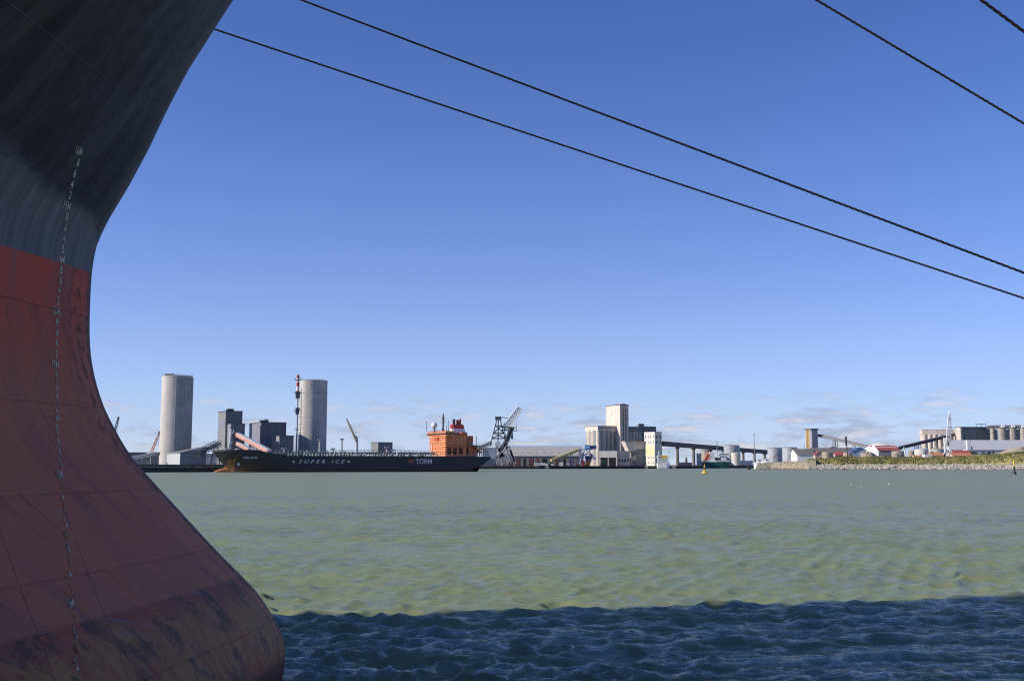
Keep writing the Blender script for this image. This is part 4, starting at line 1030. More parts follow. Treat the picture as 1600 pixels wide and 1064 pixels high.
# ------------------------------------------------------------------ middle quay: ship loader, long shed, grain silos
Yc = 1310; k = Yc/F                      # metres per photo pixel there
def P(px, py, Y=None, dy=0): return W(px, py, (Y or Yc)+dy)
t = thing('ship_loader', 'grey lattice ship loader crane with a raised boom just right of the tanker', 'crane', (P(783, 726).x, Yc, ZG), 0, 'harbour cranes')
o0 = t.location
def q(px, py, dy=0): return P(px, py, None, dy)-o0
g = MB()
for dy in (-6, 6):
    for a, b in (((772, 727), (776, 697)), ((797, 727), (792, 697)), ((776, 712), (793, 712)), ((772, 727), (793, 698)), ((797, 727), (777, 698)), ((784, 727), (780, 700)), ((804, 722), (795, 696)), ((806, 724), (797, 703))):
        g.bar(q(*a, dy), q(*b, dy), 1.25, n=4, sq=True)
for px in (772, 797, 776, 793): g.bar(q(px, 726 if px in (772, 797) else 697, -6), q(px, 726 if px in (772, 797) else 697, 6), .5, n=4, sq=True)
g.build('portal', M('loader_grey', (.33, .33, .34), .5, .25, .4), t)
g = MB()
for dy in (-4, 4):
    for a, b in (((766, 697), (777, 653)), ((792, 697), (781, 653)), ((778, 697), (779, 653)), ((768.5, 685), (790, 685)), ((771, 676), (787, 676)), ((774, 665), (784, 665)), ((768.5, 685), (787, 676)), ((771, 676), (784, 665)), ((790, 685), (771, 676)), ((787, 676), (774, 665)), ((783, 667), (806, 668)), ((783, 672), (800, 672)), ((788, 667), (790, 685))):
        g.bar(q(*a, dy), q(*b, dy), .6, n=4, sq=True)
for px, py in ((777, 653), (781, 653), (768.5, 685), (790, 685), (771, 676), (787, 676)): g.bar(q(px, py, -4), q(px, py, 4), .3, n=4)
g.build('tower', M('tower_metal', (.10, .10, .11), .5, .25, .8), t)
MB().box(q(775, 0).x, q(784, 0).x, -4.5, 4.5, q(0, 656).z, q(0, 651).z).build('tower_head', dark_metal, t)
MB().lattice(q(783, 651.5), q(796, 654), 1, .6, 1, .6, 4, .15).build('tie_beam', grey_metal, t)
MB().lattice(q(789, 670), q(812.5, 638), 6.5, 6, 7.5, 6.5, 10, .62, .36).build('boom', pale_metal, t)
MB().bar(q(780, 706), q(791, 690), 2.4, n=4, sq=True).bar(q(791, 690), q(800, 668), 3.0, n=4, sq=True).build('counterweight_arm', dark_metal, t)
MB().bar(q(788, 706, -5), q(802, 672, -5), .7, n=4, sq=True).bar(q(783, 703, -5), q(797, 670, -5), .6, n=4, sq=True).build('inclined_frame', grey_metal, t)
MB().bar(q(799, 671), q(800.5, 686), 1.7, 1.2, 8).build('loading_chute', grey_metal, t)
MB().bar(q(800, 672, 0), q(807, 673.5, 0), .5, n=4).bar(q(807, 660), q(807, 674), .25, n=4).bar(q(803, 660), q(807, 660), .2, n=4).build('walkway', pale_metal, t)
MB().box(q(775, 0).x, q(783, 0).x, -5, 5, q(0, 697).z, q(0, 691).z).build('machine_house', light_clad, t)
MB().box(q(786, 0).x, q(800, 0).x, -7, 7, q(0, 722).z, q(0, 709).z).build('hopper', grey_clad, t)
MB().lattice(q(748, 700.5), q(768, 692), 4, 4, 4, 4, 8, .4, .25).build('feeder_truss', grey_metal, t)
MB().bar(q(751, 699), q(768, 690.5), 1.2, n=4, sq=True).build('feeder_belt', light_clad, t)
for i in range(6):
    px = 771+i*5.5; MB().box(q(px, 0).x-1.3, q(px, 0).x+1.3, -6.8, -5.2, -.1, 1.5).build('bogie', dark_metal, t)
# long shed
def gable_shed(name, label, pa, pb, Y, ye, yr, depth, wallm, roofm, phi=0.0, wallz=None, cat='shed', group=None, ridge_along=True, base=None):
    a = W(pa, 722, Y); rr = W(pb, 722, 1000).x/1000
    Ln_ = (rr*Y-a.x)/(math.cos(phi)-rr*math.sin(phi)); zb = ZG if base is None else base
    he, hr = Zat(ye, Y)-zb, Zat(yr, Y+depth*.5)-zb
    t = thing(name, label, cat, (a.x, Y, zb), phi, group)
    if ridge_along:
        MB().prismx([(0, -.3), (depth, -.3), (depth, he), (depth/2, hr-.15), (0, he)], 0, Ln_).build('wall', wallm, t)
        rf = MB()
        for s in (0, 1):
            y0, y1 = (-1.0, depth/2) if s == 0 else (depth+1.0, depth/2); z0 = he-(hr-he)/(depth/2)*1.0+.05
            v = [(-.8, y0, z0), (Ln_+.8, y0, z0), (Ln_+.8, y1, hr), (-.8, y1, hr), (-.8, y0, z0+.35), (Ln_+.8, y0, z0+.35), (Ln_+.8, y1, hr+.35), (-.8, y1, hr+.35)]
            rf.add(v, [(0, 3, 2, 1), (4, 5, 6, 7), (0, 1, 5, 4), (1, 2, 6, 5), (2, 3, 7, 6), (3, 0, 4, 7)])
        rf.build('roof', roofm, t)
    else:
        MB().prism([(0, -.3), (Ln_, -.3), (Ln_, he), (Ln_/2, hr-.15), (0, he)], 0, depth).build('wall', wallm, t)
        rf = MB(); k_ = (hr-he)/(Ln_/2)
        for x0, x1 in ((-.7, Ln_/2), (Ln_+.7, Ln_/2)):
            z0 = he-k_*.7+.05
            v = [(x0, -.8, z0), (x1, -.8, hr), (x1, depth+.8, hr), (x0, depth+.8, z0)]; v += [(x, y, z+.35) for x, y, z in v]
            rf.add(v, [(0, 1, 2, 3), (7, 6, 5, 4), (0, 4, 5, 1), (1, 5, 6, 2), (2, 6, 7, 3), (3, 7, 4, 0)])
        rf.build('roof', roofm, t)
    return t, Ln_, he, hr
shed_wall = M('grey_shed_wall', (.23, .21, .20), .8, .15, .2, panel=(9, 0, .7, .4))
t, Ls, he, hr = gable_shed('transit_shed', 'very long low shed with a grey-beige roof and red doors behind the loader crane', 757, 912, 1400, 712.3, 699.5, 60, shed_wall, tan_roof)
for i in range(11):
    x = Ls*(.27+i*.067); MB().box(x-1.6*(1+i % 2), x+1.6*(1+i % 2), -.12, .1, 0, he*.72).build('door', [M('dull_red_door', (.12, .045, .045), .7, .2, .3), opening][i % 3 == 2], t)
for i in range(9):
    x = Ls*(.3+i*.075); MB().box(x-.8, x+.8, 9, 11.5, he+(hr-he)*.36, he+(hr-he)*.42).build('roof_light', light_clad, t)
gable_shed('transit_shed', 'second long shed whose dark upper roof edge shows above the beige roof', 787, 909, 1490, 699.3, 696.2, 50, dark_clad, M('blue_grey_roof', (.42, .47, .53), .5, .08, .2))
# blue bulk unloader with its yellow conveyor
Yc = 1385
t = thing('bulk_unloader', 'blue lattice bulk unloader standing on the quay in front of the grain silos', 'crane', (P(916, 726).x, Yc, ZG), 0, 'harbour cranes'); o0 = t.location
MB().box(q(908, 0).x, q(916, 0).x, -6, 6, q(0, 701.5).z, q(0, 695).z).build('machine_house', lblue_paint, t)
MB().box(q(916.2, 0).x, q(925.5, 0).x, -5, 5, q(0, 701.5).z, q(0, 695.8).z).build('machine_house', navy_roof, t)
g = MB()
for dy in (-5, 5):
    for a, b in (((902, 725), (906, 702)), ((909, 725), (907, 702)), ((906, 702), (926, 702)), ((919, 725), (923, 707)), ((928, 718), (920, 702)), ((903, 716), (922, 706)), ((904, 710), (926, 710)), ((915, 702), (929, 716)), ((908, 716), (914, 703)), ((921, 724), (914, 712)), ((926, 710), (931, 718))):
        g.bar(q(*a, dy), q(*b, dy), .55, n=4, sq=True)
g.build('portal', blue_paint, t)
g = MB()
for a, b in (((905, 725), (911, 706)), ((911, 706), (927, 709)), ((919, 722), (931, 711))): g.bar(q(*a, -5.9), q(*b, -5.9), .5, n=4, sq=True)
g.build('brace', white, t)
g = MB().lathe([(2, q(0, 724).z), (5, q(0, 716).z), (5, q(0, 712).z)], q(914, 0).x, 0, 12); g.build('hopper', dark_metal, t)
MB().box(q(904, 0).x, q(908, 0).x, -7.5, -6.5, 0, q(0, 720).z).build('ballast_block', red_paint, t)
MB().box(q(908.5, 0).x, q(915, 0).x, -8.5, -7, 0, q(0, 719).z).build('ballast_block', orange_dark, t)
gallery('yellow conveyor rising along the quay into the blue unloader', W(861, 719.5, 1360), W(903, 703, 1378), 3.4, 3, pyellow, (.35, .75), roofmat=pyellow, legmat=blue_paint)
# generic quay things
def boxy(name, label, cat, px, py0, w_px, h_px, Y, mat, extra=None, group=None, roofm=None):
    p = W(px, 722, Y); s_ = Y/F; w_, h = w_px*s_, h_px*s_; zb = max(ZG, 0)
    t = thing(name, label, cat, (p.x, Y, zb), R(random.uniform(-8, 8)), group)
    MB().box(-w_/2, w_/2, -1.3, 1.3, .15, h).build('body', mat, t)
    rb = MB()
    for i in range(max(2, int(w_/1.2))):
        x = -w_/2+.4+i*(w_-.8)/max(1, int(w_/1.2)-1); rb.box(x-.12, x+.12, -1.38, -1.303, .2, h-.1)
    rb.build('rib', mat, t)
    if roofm: MB().box(-w_/2-.1, w_/2+.1, -1.4, 1.4, h+.003, h+.25).build('roof', roofm, t)
    return t, w_, h
boxy('container', 'white container on the quay right of the grey loader', 'container', 839, 0, 7.5, 5, 1330, white)
boxy('container', 'cream container on the quay left of the blue unloader', 'container', 877, 0, 6.5, 6, 1335, cream2)
boxy('container', 'half-height cream container right of a taller cream one', 'container', 887, 0, 5, 4, 1338, cream2)
def truck(label, px, Y, cabm, bodym, rz=0.0, L_=9.0, group='trucks parked on the quays'):
    p = W(px, 722, Y); t = thing('truck', label, 'truck', (p.x, Y, ZG), rz, group)
    MB().box(-L_/2, L_/2-2.7, -1.25, 1.25, 1.1, 3.9).build('cargo_box', bodym, t)
    MB().prism([(L_/2-2.5, .8), (L_/2, .8), (L_/2, 2.0), (L_/2-.5, 3.1), (L_/2-2.5, 3.1)], -1.2, 1.2).build('cab', cabm, t)
    MB().prism([(L_/2-.05, 2.05), (L_/2-.03, 2.1), (L_/2-.47, 3.0), (L_/2-.6, 3.0)], -1.23, 1.23).build('windscreen', glass, t)
    MB().box(-L_/2, L_/2, -1.0, 1.0, .6, 1.0).build('chassis', dark_metal, t)
    for x in (-L_/2+1.2, -L_/2+2.5, L_/2-1.2):
        for s in (-1, 1): MB().bar((x, s*1.0, .5), (x, s*1.28, .5), .5, n=14).build('wheel', black_paint, t, True)
    return t
truck('white truck with a long box near the foot of the yellow conveyor', 850, 1340, white, white)
truck('green and white truck beside the foot of the yellow conveyor', 860, 1345, white, green_paint, 0, 7)
t, _, _ = boxy('hopper_machine', 'green mobile hopper standing before the white annex', 'machine', 942, 0, 7, 4, 1420, green_paint)
MB().lathe([(1, 3), (3, 5), (3, 6)], 0, 0, 10).build('hopper', green_paint, t); MB().box(-4, -1, -2, 2, 1, 2.4).build('engine_cover', yellow_paint, t)
# grain silo complex
Yg = 1560
t = thing('grain_silo', 'cream concrete grain elevator: tall square tower over two ranks of round silos', 'silo', (P(934.5, 722, Yg).x, Yg, ZG), PHI)
X0, L1, L2 = corner(914, 934.5, 969, Yg)
zc = lambda py, x=0, y=0: Zat(py, Yg+x*math.sin(PHI)+y*math.cos(PHI))-ZG
zt1 = zc(673); zt0 = zc(665.7)
nR, nLt = 5, 3
rR = L2/nR/2; rL = L1/nLt/2
for i in range(nR): MB().lathe([(rR*1.02, -.3), (rR*1.02, zt1)], rR+i*2*rR, rR*1.0, 28).build('silo_cell', beige2, t, True)
for i in range(1, nLt): MB().lathe([(rL*1.02, -.3), (rL*1.02, zt1)], rL*1.0, rL+i*2*rL, 28).build('silo_cell', beige2, t, True)
MB().box(rR*.55, L2, rL*.55, L1, -.3, zt1-.02).build('core_wall', grey_clad, t)
MB().box(.2, L2, .2, L1, zt1+.003, zt0).build('gallery_wall', beige, t)
MB().box(-.3, L2+.2, -.3, L1+.3, zt0+.003, zt0+.7).build('roof', brown_roof, t)
wins_right(t, lin(3, L2-3, 12), [zt0-3.2], 1.6, 1.6, y=.2)
# tower
Xt, T1, T2 = corner(947.3, 969.8, 983, Yg+6)
dx = Xt-t.location.x; lx = dx*math.cos(PHI)+6*math.sin(PHI); ly = -dx*math.sin(PHI)+6*math.cos(PHI)
zT = zc(632.5)
MB().box(lx, lx+T2, ly, ly+T1, -.3, zT).build('tower_wall', beige, t)
MB().box(lx-.5, lx+T2+.5, ly-.5, ly+T1+.5, zT+.003, zT+1.0).build('roof', brown_roof, t)
MB().box(lx+T2*.3, lx+T2*.8, ly+2, ly+T1*.5, zT+1.0, zT+2.2).build('roof_cabin', brown_roof, t)
for f in (.36, .66):
    MB().box(lx+T2*f-.7, lx+T2*f+.7, ly-.15, ly+.1, zT*.08, zT*.87).build('stair_window_strip', M('dark_glass_strip', (.09, .08, .05), .4, .3, .5), t)
    MB().box(lx+T2*f-.6, lx+T2*f+.6, ly-.17, ly+.1, zT*.885, zT*.93).build('louvre', opening, t)
MB().box(lx-.05, lx+.35, ly-.25, ly+.35, 0, zT).build('downpipe', brown_roof, t)
# right-hand, shaded silo rank and dark head-house
t = thing('grain_silo', 'second, shaded rank of silos with a dark head-house right of the tall tower', 'silo', (P(984, 722, Yg+35).x, Yg+35, ZG), PHI)
X0, L1, L2 = corner(975, 984, 1004, Yg+35); zt1 = Zat(674.5, Yg+45)-ZG; zt0 = Zat(667.3, Yg+45)-ZG
for i in range(4): r_ = L2/8; MB().lathe([(r_*1.02, -.3), (r_*1.02, zt1)], r_+i*2*r_, r_, 24).build('silo_cell', beige2, t, True)
MB().box(0, L2, .3, 14, zt1+.003, zt0).build('gallery_wall', grey_clad, t)
wins_right(t, lin(2, L2-2, 8), [zt0-2.8], 1.4, 1.4, y=.3)
MB().box(-.3, L2, 0, 14.3, zt0+.003, zt0+.6).build('roof', brown_roof, t)
a_, H1, H2 = corner(1000, 1002, 1025, Yg+50)
lx = L2+.2
MB().box(lx, lx+H2, 2, 20, -.3, zt0+1.4).build('head_house', dark_clad, t)
MB().box(lx, lx+6, 4, 12, zt0+1.403, zt0+5.2).build('head_house_cabin', dark_clad, t)
# white annex with two dark bays
t, L1, L2, H = block('annex', 'white single-storey annex with two large dark openings before the silos', 'building', 936.3, 936.3, 964.2, 705, 1465, cream2, phi=R(-10), roof=white)
for f in (.27, .73): MB().box(L2*f-L2*.2, L2*f+L2*.2, -.12, .1, 0, H*.58).build('bay_opening', opening, t)
t, L1, L2, H = block('office_block', 'low beige block with square windows right of the white annex', 'building', 963.5, 964.8, 984.5, 705, 1465, beige2, phi=R(14), roof=beige)
wins_right(t, lin(3, L2-3, 4), [H*.3], 2.2, 3.4)
t, L1, L2, H = block('office_block', 'two-storey beige block beside the cream tower with square windows', 'building', 984.6, 985.5, 1008, 697, 1475, beige2, phi=R(14), roof=beige)
wins_right(t, lin(3, L2-3, 5), [H*.16, H*.52], 2, 2.6)
MB().box(L2*.8, L2*.99, -.4, .2, H*.1, H*.35).build('yellow_door', yellow_paint, t)
t = thing('intake_building', 'beige intake building with one slanted edge between tower and cream block', 'building', (W(976, 722, 1470).x, 1470, ZG), R(12))
w0 = 18*1470/F; z0 = Zat(705, 1470)-ZG; z1 = Zat(690, 1470)-ZG
MB().prism([(0, z1), (w0*.35, z0+.2), (w0, z0+.2), (w0, z1)], -2, 14).build('wall', beige, t)
MB().box(-.3, w0+w0*.85, -2.3, 14.3, z1+.003, z1+.6).build('roof', beige2, t)
MB().box(w0+.003, w0*1.85, 0, 13.9, z0+3, z1).build('wall', beige, t)
MB().box(w0+.003, w0*1.85, .6, 13.6, -.3, z0+2.99).build('wall', grey_clad, t)
# cream tower block
t, L1, L2, H = block('tower_block', 'cream five-storey block with small windows at the end of the conveyor bridge', 'building', 1007.3, 1023.6, 1034.6, 675, 1455, cream2, roof=cream2)
MB().box(-.13, .1, .15, L1-.15, H*.30, H*.62).build('yellow_band', cream, t)
MB().box(-.14, .1, 1, L1-1, H*.32, H*.56).build('yellow_band', M('strong_yellow_render', (.64, .58, .34), .7, .06, .2), t)
wins_left(t, lin(3, L1-3, 4), [H*.22, H*.07, H*.68, H*.82, H*.86], 1.3, 2.4)
wins_right(t, lin(L2*.28, L2*.8, 2), [H*.66, H*.82], 2.0, 3.2)
# long conveyor bridge on piers
a = W(1034, 693, 1465); b = W(1203, 706.5, 1890)
t = gallery('long dark conveyor bridge on concrete piers running right from the cream block', a, b, 6, 6.2, M('bridge_dark', (.10, .085, .08), .7, .2, .3), (), roofmat=dark_metal)
o0 = t.location
for px in (1058.7, 1084, 1110, 1131, 1161.5, 1179, 1195):
    r_ = W(px, 722, 1000).x/1000; f = (r_*a.y-a.x)/((b.x-a.x)-r_*(b.y-a.y)); c = a.lerp(b, f)-o0
    g = MB().bar((c.x, c.y, -.2), (c.x, c.y, c.z-3.6), 2.3, 2.0, 14); g.box(c.x-3.4, c.x+3.4, c.y-2.4, c.y+2.4, c.z-4.6, c.z-3.3); g.build('pier', M('pier_concrete', (.21, .19, .175), .85, .2, .2, streak=.3), t)
# storage tanks
def tank(label, pa, pb, ytop, Y, mat, group='cylindrical storage tanks', dome=.12, base=ZG, rail=True):
    p = W((pa+pb)/2, 722, Y); rad = (pb-pa)/2*Y/F; H = Zat(ytop, Y)-base
    t = thing('storage_tank', label, 'tank', (p.x, Y, base), 0, group)
    MB().lathe([(rad, -.5), (rad, H)], n=56).build('shell', mat, t, True)
    MB().lathe([(rad*1.015, H+.003), (rad*.6, H+rad*dome*.75), (.4, H+rad*dome)], n=56).build('roof', mat, t, True)
    if rail:
        g = MB()
        for i in range(32):
            a = i*math.pi/16; a2 = a+math.pi/16; g.bar((rad*math.cos(a), rad*math.sin(a), H+1.1), (rad*math.cos(a2), rad*math.sin(a2), H+1.1), .07, n=3); g.bar((rad*math.cos(a), rad*math.sin(a), H), (rad*math.cos(a), rad*math.sin(a), H+1.1), .05, n=3)
        g.build('railing', grey_metal, t)
        g = MB(); n = 14
        for i in range(n):
            a = R(-150)+i/n*1.4; a2 = R(-150)+(i+1)/n*1.4; g.bar((1.02*rad*math.cos(a), 1.02*rad*math.sin(a), H*i/n), (1.02*rad*math.cos(a2), 1.02*rad*math.sin(a2), H*(i+1)/n), .22, n=4)
        g.build('stair', grey_metal, t)
    return t, rad, H
tank('big grey tank standing under the conveyor bridge, behind the green hulled ship', 1131.5, 1156, 696, 1618, tank_grey)
tank('smaller pale tank left of the big one under the bridge', 1095, 1113, 703.5, 1740, tank_beige)
tank('squat cream tank left of the pale one, partly behind the ship', 1088.5, 1096, 708, 1650, cream2, rail=False)
tank('low cream tank in front of the big grey tank', 1143, 1157, 707.5, 1590, cream2, rail=False)
tank('left one of the two tall grey tanks right of the bridge end', 1200, 1222.7, 700, 1570, tank_grey)
tank('right one of the two tall grey tanks, with a flat bright face', 1223, 1246, 699.5, 1440, tank_grey)
# lighthouse-like dark stump, thin mast
def dark_tower():
    p = W(1072, 722, 1800); t = thing('lantern_tower', 'small dark domed tower under the conveyor bridge', 'tower', (p.x, 1800, ZG))
    k = 1800/F
    MB().lathe([(2.6*k, 0), (2.2*k, 6*k), (2.5*k, 7*k)], n=16).build('base', brown_roof, t, True)
    MB().lathe([(2.1*k, 7*k+.01), (1.9*k, 11*k), (1.0*k, 13*k), (.1, 14*k)], n=16).build('dome', dark_clad, t, True)
dark_tower()
def mast(label, px, y0, y1, Y, r0=.45, mat=grey_metal, base=ZG, cross=False):
    p = W(px, y1, Y); b0 = Zat(y0, Y); t = thing('mast', label, 'mast', (p.x, Y, min(base, b0)))
    H = p.z-t.location.z
    MB().bar((0, 0, 0), (0, 0, H), r0, r0*.5, 8).build('pole', mat, t)
    MB().box(-1.0, 1.0, -.2, .2, H*.9, H*.92).build('crossbar', mat, t)
    return t
mast('tall thin grey mast beside the right end of the conveyor bridge', 1178, 722, 674.5, 1612, .7)
mast('short lamp mast right of the white dredger', 1045, 722, 704, 1440, .3)
mast('thin mast on the skyline left of the old rusty silo', 1256.5, 716, 696, 1500, .3)
# far low white and brown sheds between quay and jetty
boxy('shed', 'long low white shed behind the ship stern, under the bridge', 'shed', 1164, 0, 24, 8, 1618, white, roofm=light_clad)
boxy('shed', 'low orange-roofed shed at the foot of the right grey tank', 'shed', 1226, 0, 14, 5, 1462, cream2, roofm=terracotta)
boxy('shed', 'low brown-roofed shed behind the cream block, near the bridge piers', 'shed', 1070, 0, 22, 5, 1600, pinkish, roofm=brown_roof)
random.seed(3)
# ---- coaster with a green hull, moored stern-on
Ys = 1495.0
def vessel(label, px0, px1, Y, hullm, superm, py_deck, name='coaster', cat='ship'):
    p = W((px0+px1)/2, 726, Y); w_ = (px1-px0)*Y/F; t = thing(name, label, cat, (p.x, Y, 0), 0)
    hd = Zat(py_deck, Y); n = 14; vs = []; fs = []
    st = []
    for i in range(n+1):
        s_ = i/n; x = -w_/2+w_*s_; hw = 7.5*min(1, 1-max(0, (s_-.72)/.28)**2*.97); st.append((x, hw, hd*(1+.25*max(0, s_-.7)/.3)))
    for z_f in (-.25, .0, 1.0):
        for side in (-1, 1): pass
    rows_ = []
    for x, hw, h in st: rows_.append([(x, -hw*.9, -1), (x, -hw, 1), (x, -hw, h), (x, hw, h), (x, hw, 1), (x, hw*.9, -1)])
    vs = [p_ for r_ in rows_ for p_ in r_]
    for i in range(n):
        for j in range(6): fs.append((i*6+j, (i+1)*6+j, (i+1)*6+(j+1) % 6, i*6+(j+1) % 6))
    fs += [tuple(range(6)), tuple(range(n*6, n*6+6))[::-1]]
    MB().add(vs, fs).build('hull', hullm, t)
    return t, w_, hd, Y/F
dgreen = M('dark_green_hull', (.012, .085, .065), .5, .25, .3)
t, w_, hd, k = vessel('small white coaster with a dark green hull moored at the quay end', 1096.5, 1140, Ys, dgreen, white, 721.8)
b = lambda x0, x1, y0, y1, z0, z1, nm, m: MB().box((x0-1118.2)*k, (x1-1118.2)*k, y0, y1, hd+z0*k, hd+z1*k).build(nm, m, t)
b(1097.3, 1120, -7.2, 7.2, .05, 1.6, 'bulwark', white)
b(1108.6, 1115.8, -5, 5, 1.62, 15, 'deckhouse', white)
b(1120.5, 1139, -6.8, 6.8, .05, 3, 'hatch_coaming', light_clad)
b(1117, 1124, -4, 4, 3.02, 7, 'hatch_crane_base', dark_metal)
b(1122, 1138, -6, 6, 9.5, 13.5, 'bridge', white)
b(1122.2, 1137.5, -6.1, 6.1, 11.2, 12.4, 'window_band', glass)
b(1126, 1134, -5, 5, 3.02, 9.49, 'deckhouse', white)
MB().lattice(((1102-1118.2)*k, -3, hd+2*k), ((1108-1118.2)*k, -3, hd+13*k), 4, 3, 5, 4, 4, .5).build('stern_ramp', red_paint, t)
MB().bar(((1101-1118.2)*k, -1, hd+2*k), ((1106-1118.2)*k, -1, hd+13.5*k), 1.8, n=4, sq=True).build('ramp_panel', salmon, t)
MB().bar(((1121-1118.2)*k, 0, hd+13*k), ((1121-1118.2)*k, 0, hd+33*k), .55, .3, 6).bar(((1119-1118.2)*k, 0, hd+26*k), ((1123.5-1118.2)*k, 0, hd+26*k), .3, n=4).build('mast', grey_metal, t)
MB().bar(((1112-1118.2)*k, 2, hd+15*k), ((1117-1118.2)*k, 2, hd+17*k), .5, n=6).bar(((1126-1118.2)*k, 2, hd+13.5*k), ((1120-1118.2)*k, 2, hd+19*k), .45, n=6).build('derrick', white, t)
vs, fs = text_mesh('LGL', 2.0*k, 0, 0, 1, 1, .05)
# ---- white dredger / work barge beside the cream block
Yb_ = 1388
t, w_, hd, k = vessel('white work barge with a small wheelhouse and a yellow crane, by the cream block', 1027, 1046, Yb_, white, white, 724, 'work_barge', 'boat')
b = lambda x0, x1, y0, y1, z0, z1, nm, m: MB().box((x0-1036.5)*k, (x1-1036.5)*k, y0, y1, hd+z0*k, hd+z1*k).build(nm, m, t)
b(1028, 1043, -4, 4, .02, 8, 'deckhouse', light_clad); b(1027, 1032.5, -3, 3, 8.02, 12, 'wheelhouse', white); b(1027.1, 1032.6, -3.1, 3.1, 9.6, 10.8, 'window_band', glass)
b(1033.5, 1042.5, -3, 3, 8.02, 12.5, 'yellow_housing', yellow_paint)
MB().bar(((1029.7-1036.5)*k, 0, hd+12*k), ((1029.7-1036.5)*k, 0, hd+20*k), .5, .25, 6).bar(((1028-1036.5)*k, 0, hd+16*k), ((1031.5-1036.5)*k, 0, hd+16*k), .25, n=4).build('mast', white, t)
# ---- small white workboats near the jetty
for px, lab in ((1187, 'small white motor boat behind the tip of the stone jetty'), (1199, 'white workboat with a frame mast right of the motor boat')):
    t, w_, hd, k = vessel(lab, px-7, px+8, 1310 if px < 1190 else 1290, white, white, 722.5 if px < 1190 else 721.5, 'workboat', 'boat')
    MB().box(-4*k, 1*k, -2.5, 2.5, hd+.01, hd+4.5*k).build('wheelhouse', white, t); MB().box(-4.1*k, .8*k, -2.6, 2.6, hd+2.6*k, hd+3.8*k).build('window_band', glass, t)
    MB().bar((2*k, -2, hd), (2*k, -2, hd+7*k), .35, n=4, sq=True).bar((5*k, -2, hd), (5*k, -2, hd+7*k), .35, n=4, sq=True).bar((2*k, -2, hd+7*k), (5*k, -2, hd+7*k), .35, n=4, sq=True).build('gantry', white, t)
# concrete dolphins and dark pile
for px, Y in ((1007, 1392), (1050, 1416), (1091, 1503), (853, 1308)):
    p = W(px, 726, Y)
    tag(MB().slab([(p.x-3, Y-12), (p.x+3, Y-12), (p.x+2, Y-4), (p.x-2, Y-4)], -1, 3.4).build('mooring_dolphin', quay_light), 'pale concrete fender block standing against the dark quay face', 'dolphin', 'pale fender blocks along the far quay')
p = W(1170.5, 726, 1130); t = thing('pile_cluster', 'short dark brown pile cluster in the water off the jetty tip', 'pile', (p.x, 1130, 0))
for dx, dy, h in ((-1.2, 0, 5.6), (0, -1, 4.6), (1.3, .3, 4.2), (.2, 1, 5)): MB().bar((dx, dy, -1.5), (dx, dy, h), .6, .55, 10).build('pile', M('tarred_timber', (.045, .03, .028), .9, .3, .5), t)

# ------------------------------------------------------------------ right-hand shore
# stone jetty and armoured bank
def shore(px, Y0=1172, Y1=1052):
    if px < 1203: return 1172.0
    if px < 1262: return 1172-(px-1203)*.72
    return max(1030, 1130-(px-1262)*.235)
def mound(name, mat, pa, pb, crest, front, depthf, n=160, m=10, rough=.5, seed=1, kind='structure', rings=None):
    rr = random.Random(seed); vs = []; fs = []
    nz_ = [rr.uniform(-1, 1) for _ in range(n*3)]
    for i in range(n+1):
        px = pa+(pb-pa)*i/n
        Y0 = front(px); zc_ = Zat(crest(px), Y0+depthf*.4)
        for j in range(m+1):
            s_ = j/m; y = Y0+depthf*s_; h = zc_*math.sin(min(1, s_*2.2)*math.pi/2)**.75 if s_ < .6 else zc_*(1-(s_-.6)*.5)
            h += rr.uniform(-.5, .5)*rough*(1 if 0 < j else 0)
            if j == 0: h = -.8
            vs.append((W(px, 722, y).x, y, max(h, -.8)))
    for i in range(n):
        for j in range(m): fs.append((i*(m+1)+j, (i+1)*(m+1)+j, (i+1)*(m+1)+j+1, i*(m+1)+j+1))
    return tag(MB().add(vs, fs).build(name, mat, None, True), kind=kind)
def itp(T): return lambda x: float(np.interp(x, [a for a, _ in T], [b for _, b in T]))
mound('jetty', earth, 1184, 1275, itp([(1184, 723.8), (1215, 721.5), (1262, 719.5), (1275, 718)]), lambda p_: shore(p_)+1, 34, 90, 10, .6, 4)
bank_crest = itp([(1255, 719), (1268, 717), (1300, 716.5), (1313, 714.5), (1326, 713), (1340, 715), (1360, 714), (1380, 713.2), (1400, 715.2), (1412, 714), (1440, 715), (1475, 714), (1500, 713), (1530, 712), (1560, 709.5), (1590, 706.5), (1640, 703), (1700, 702)])
mound('embankment', grass_ground, 1258, 1720, bank_crest, lambda p_: shore(p_)+9, 46, 330, 12, .9, 5)
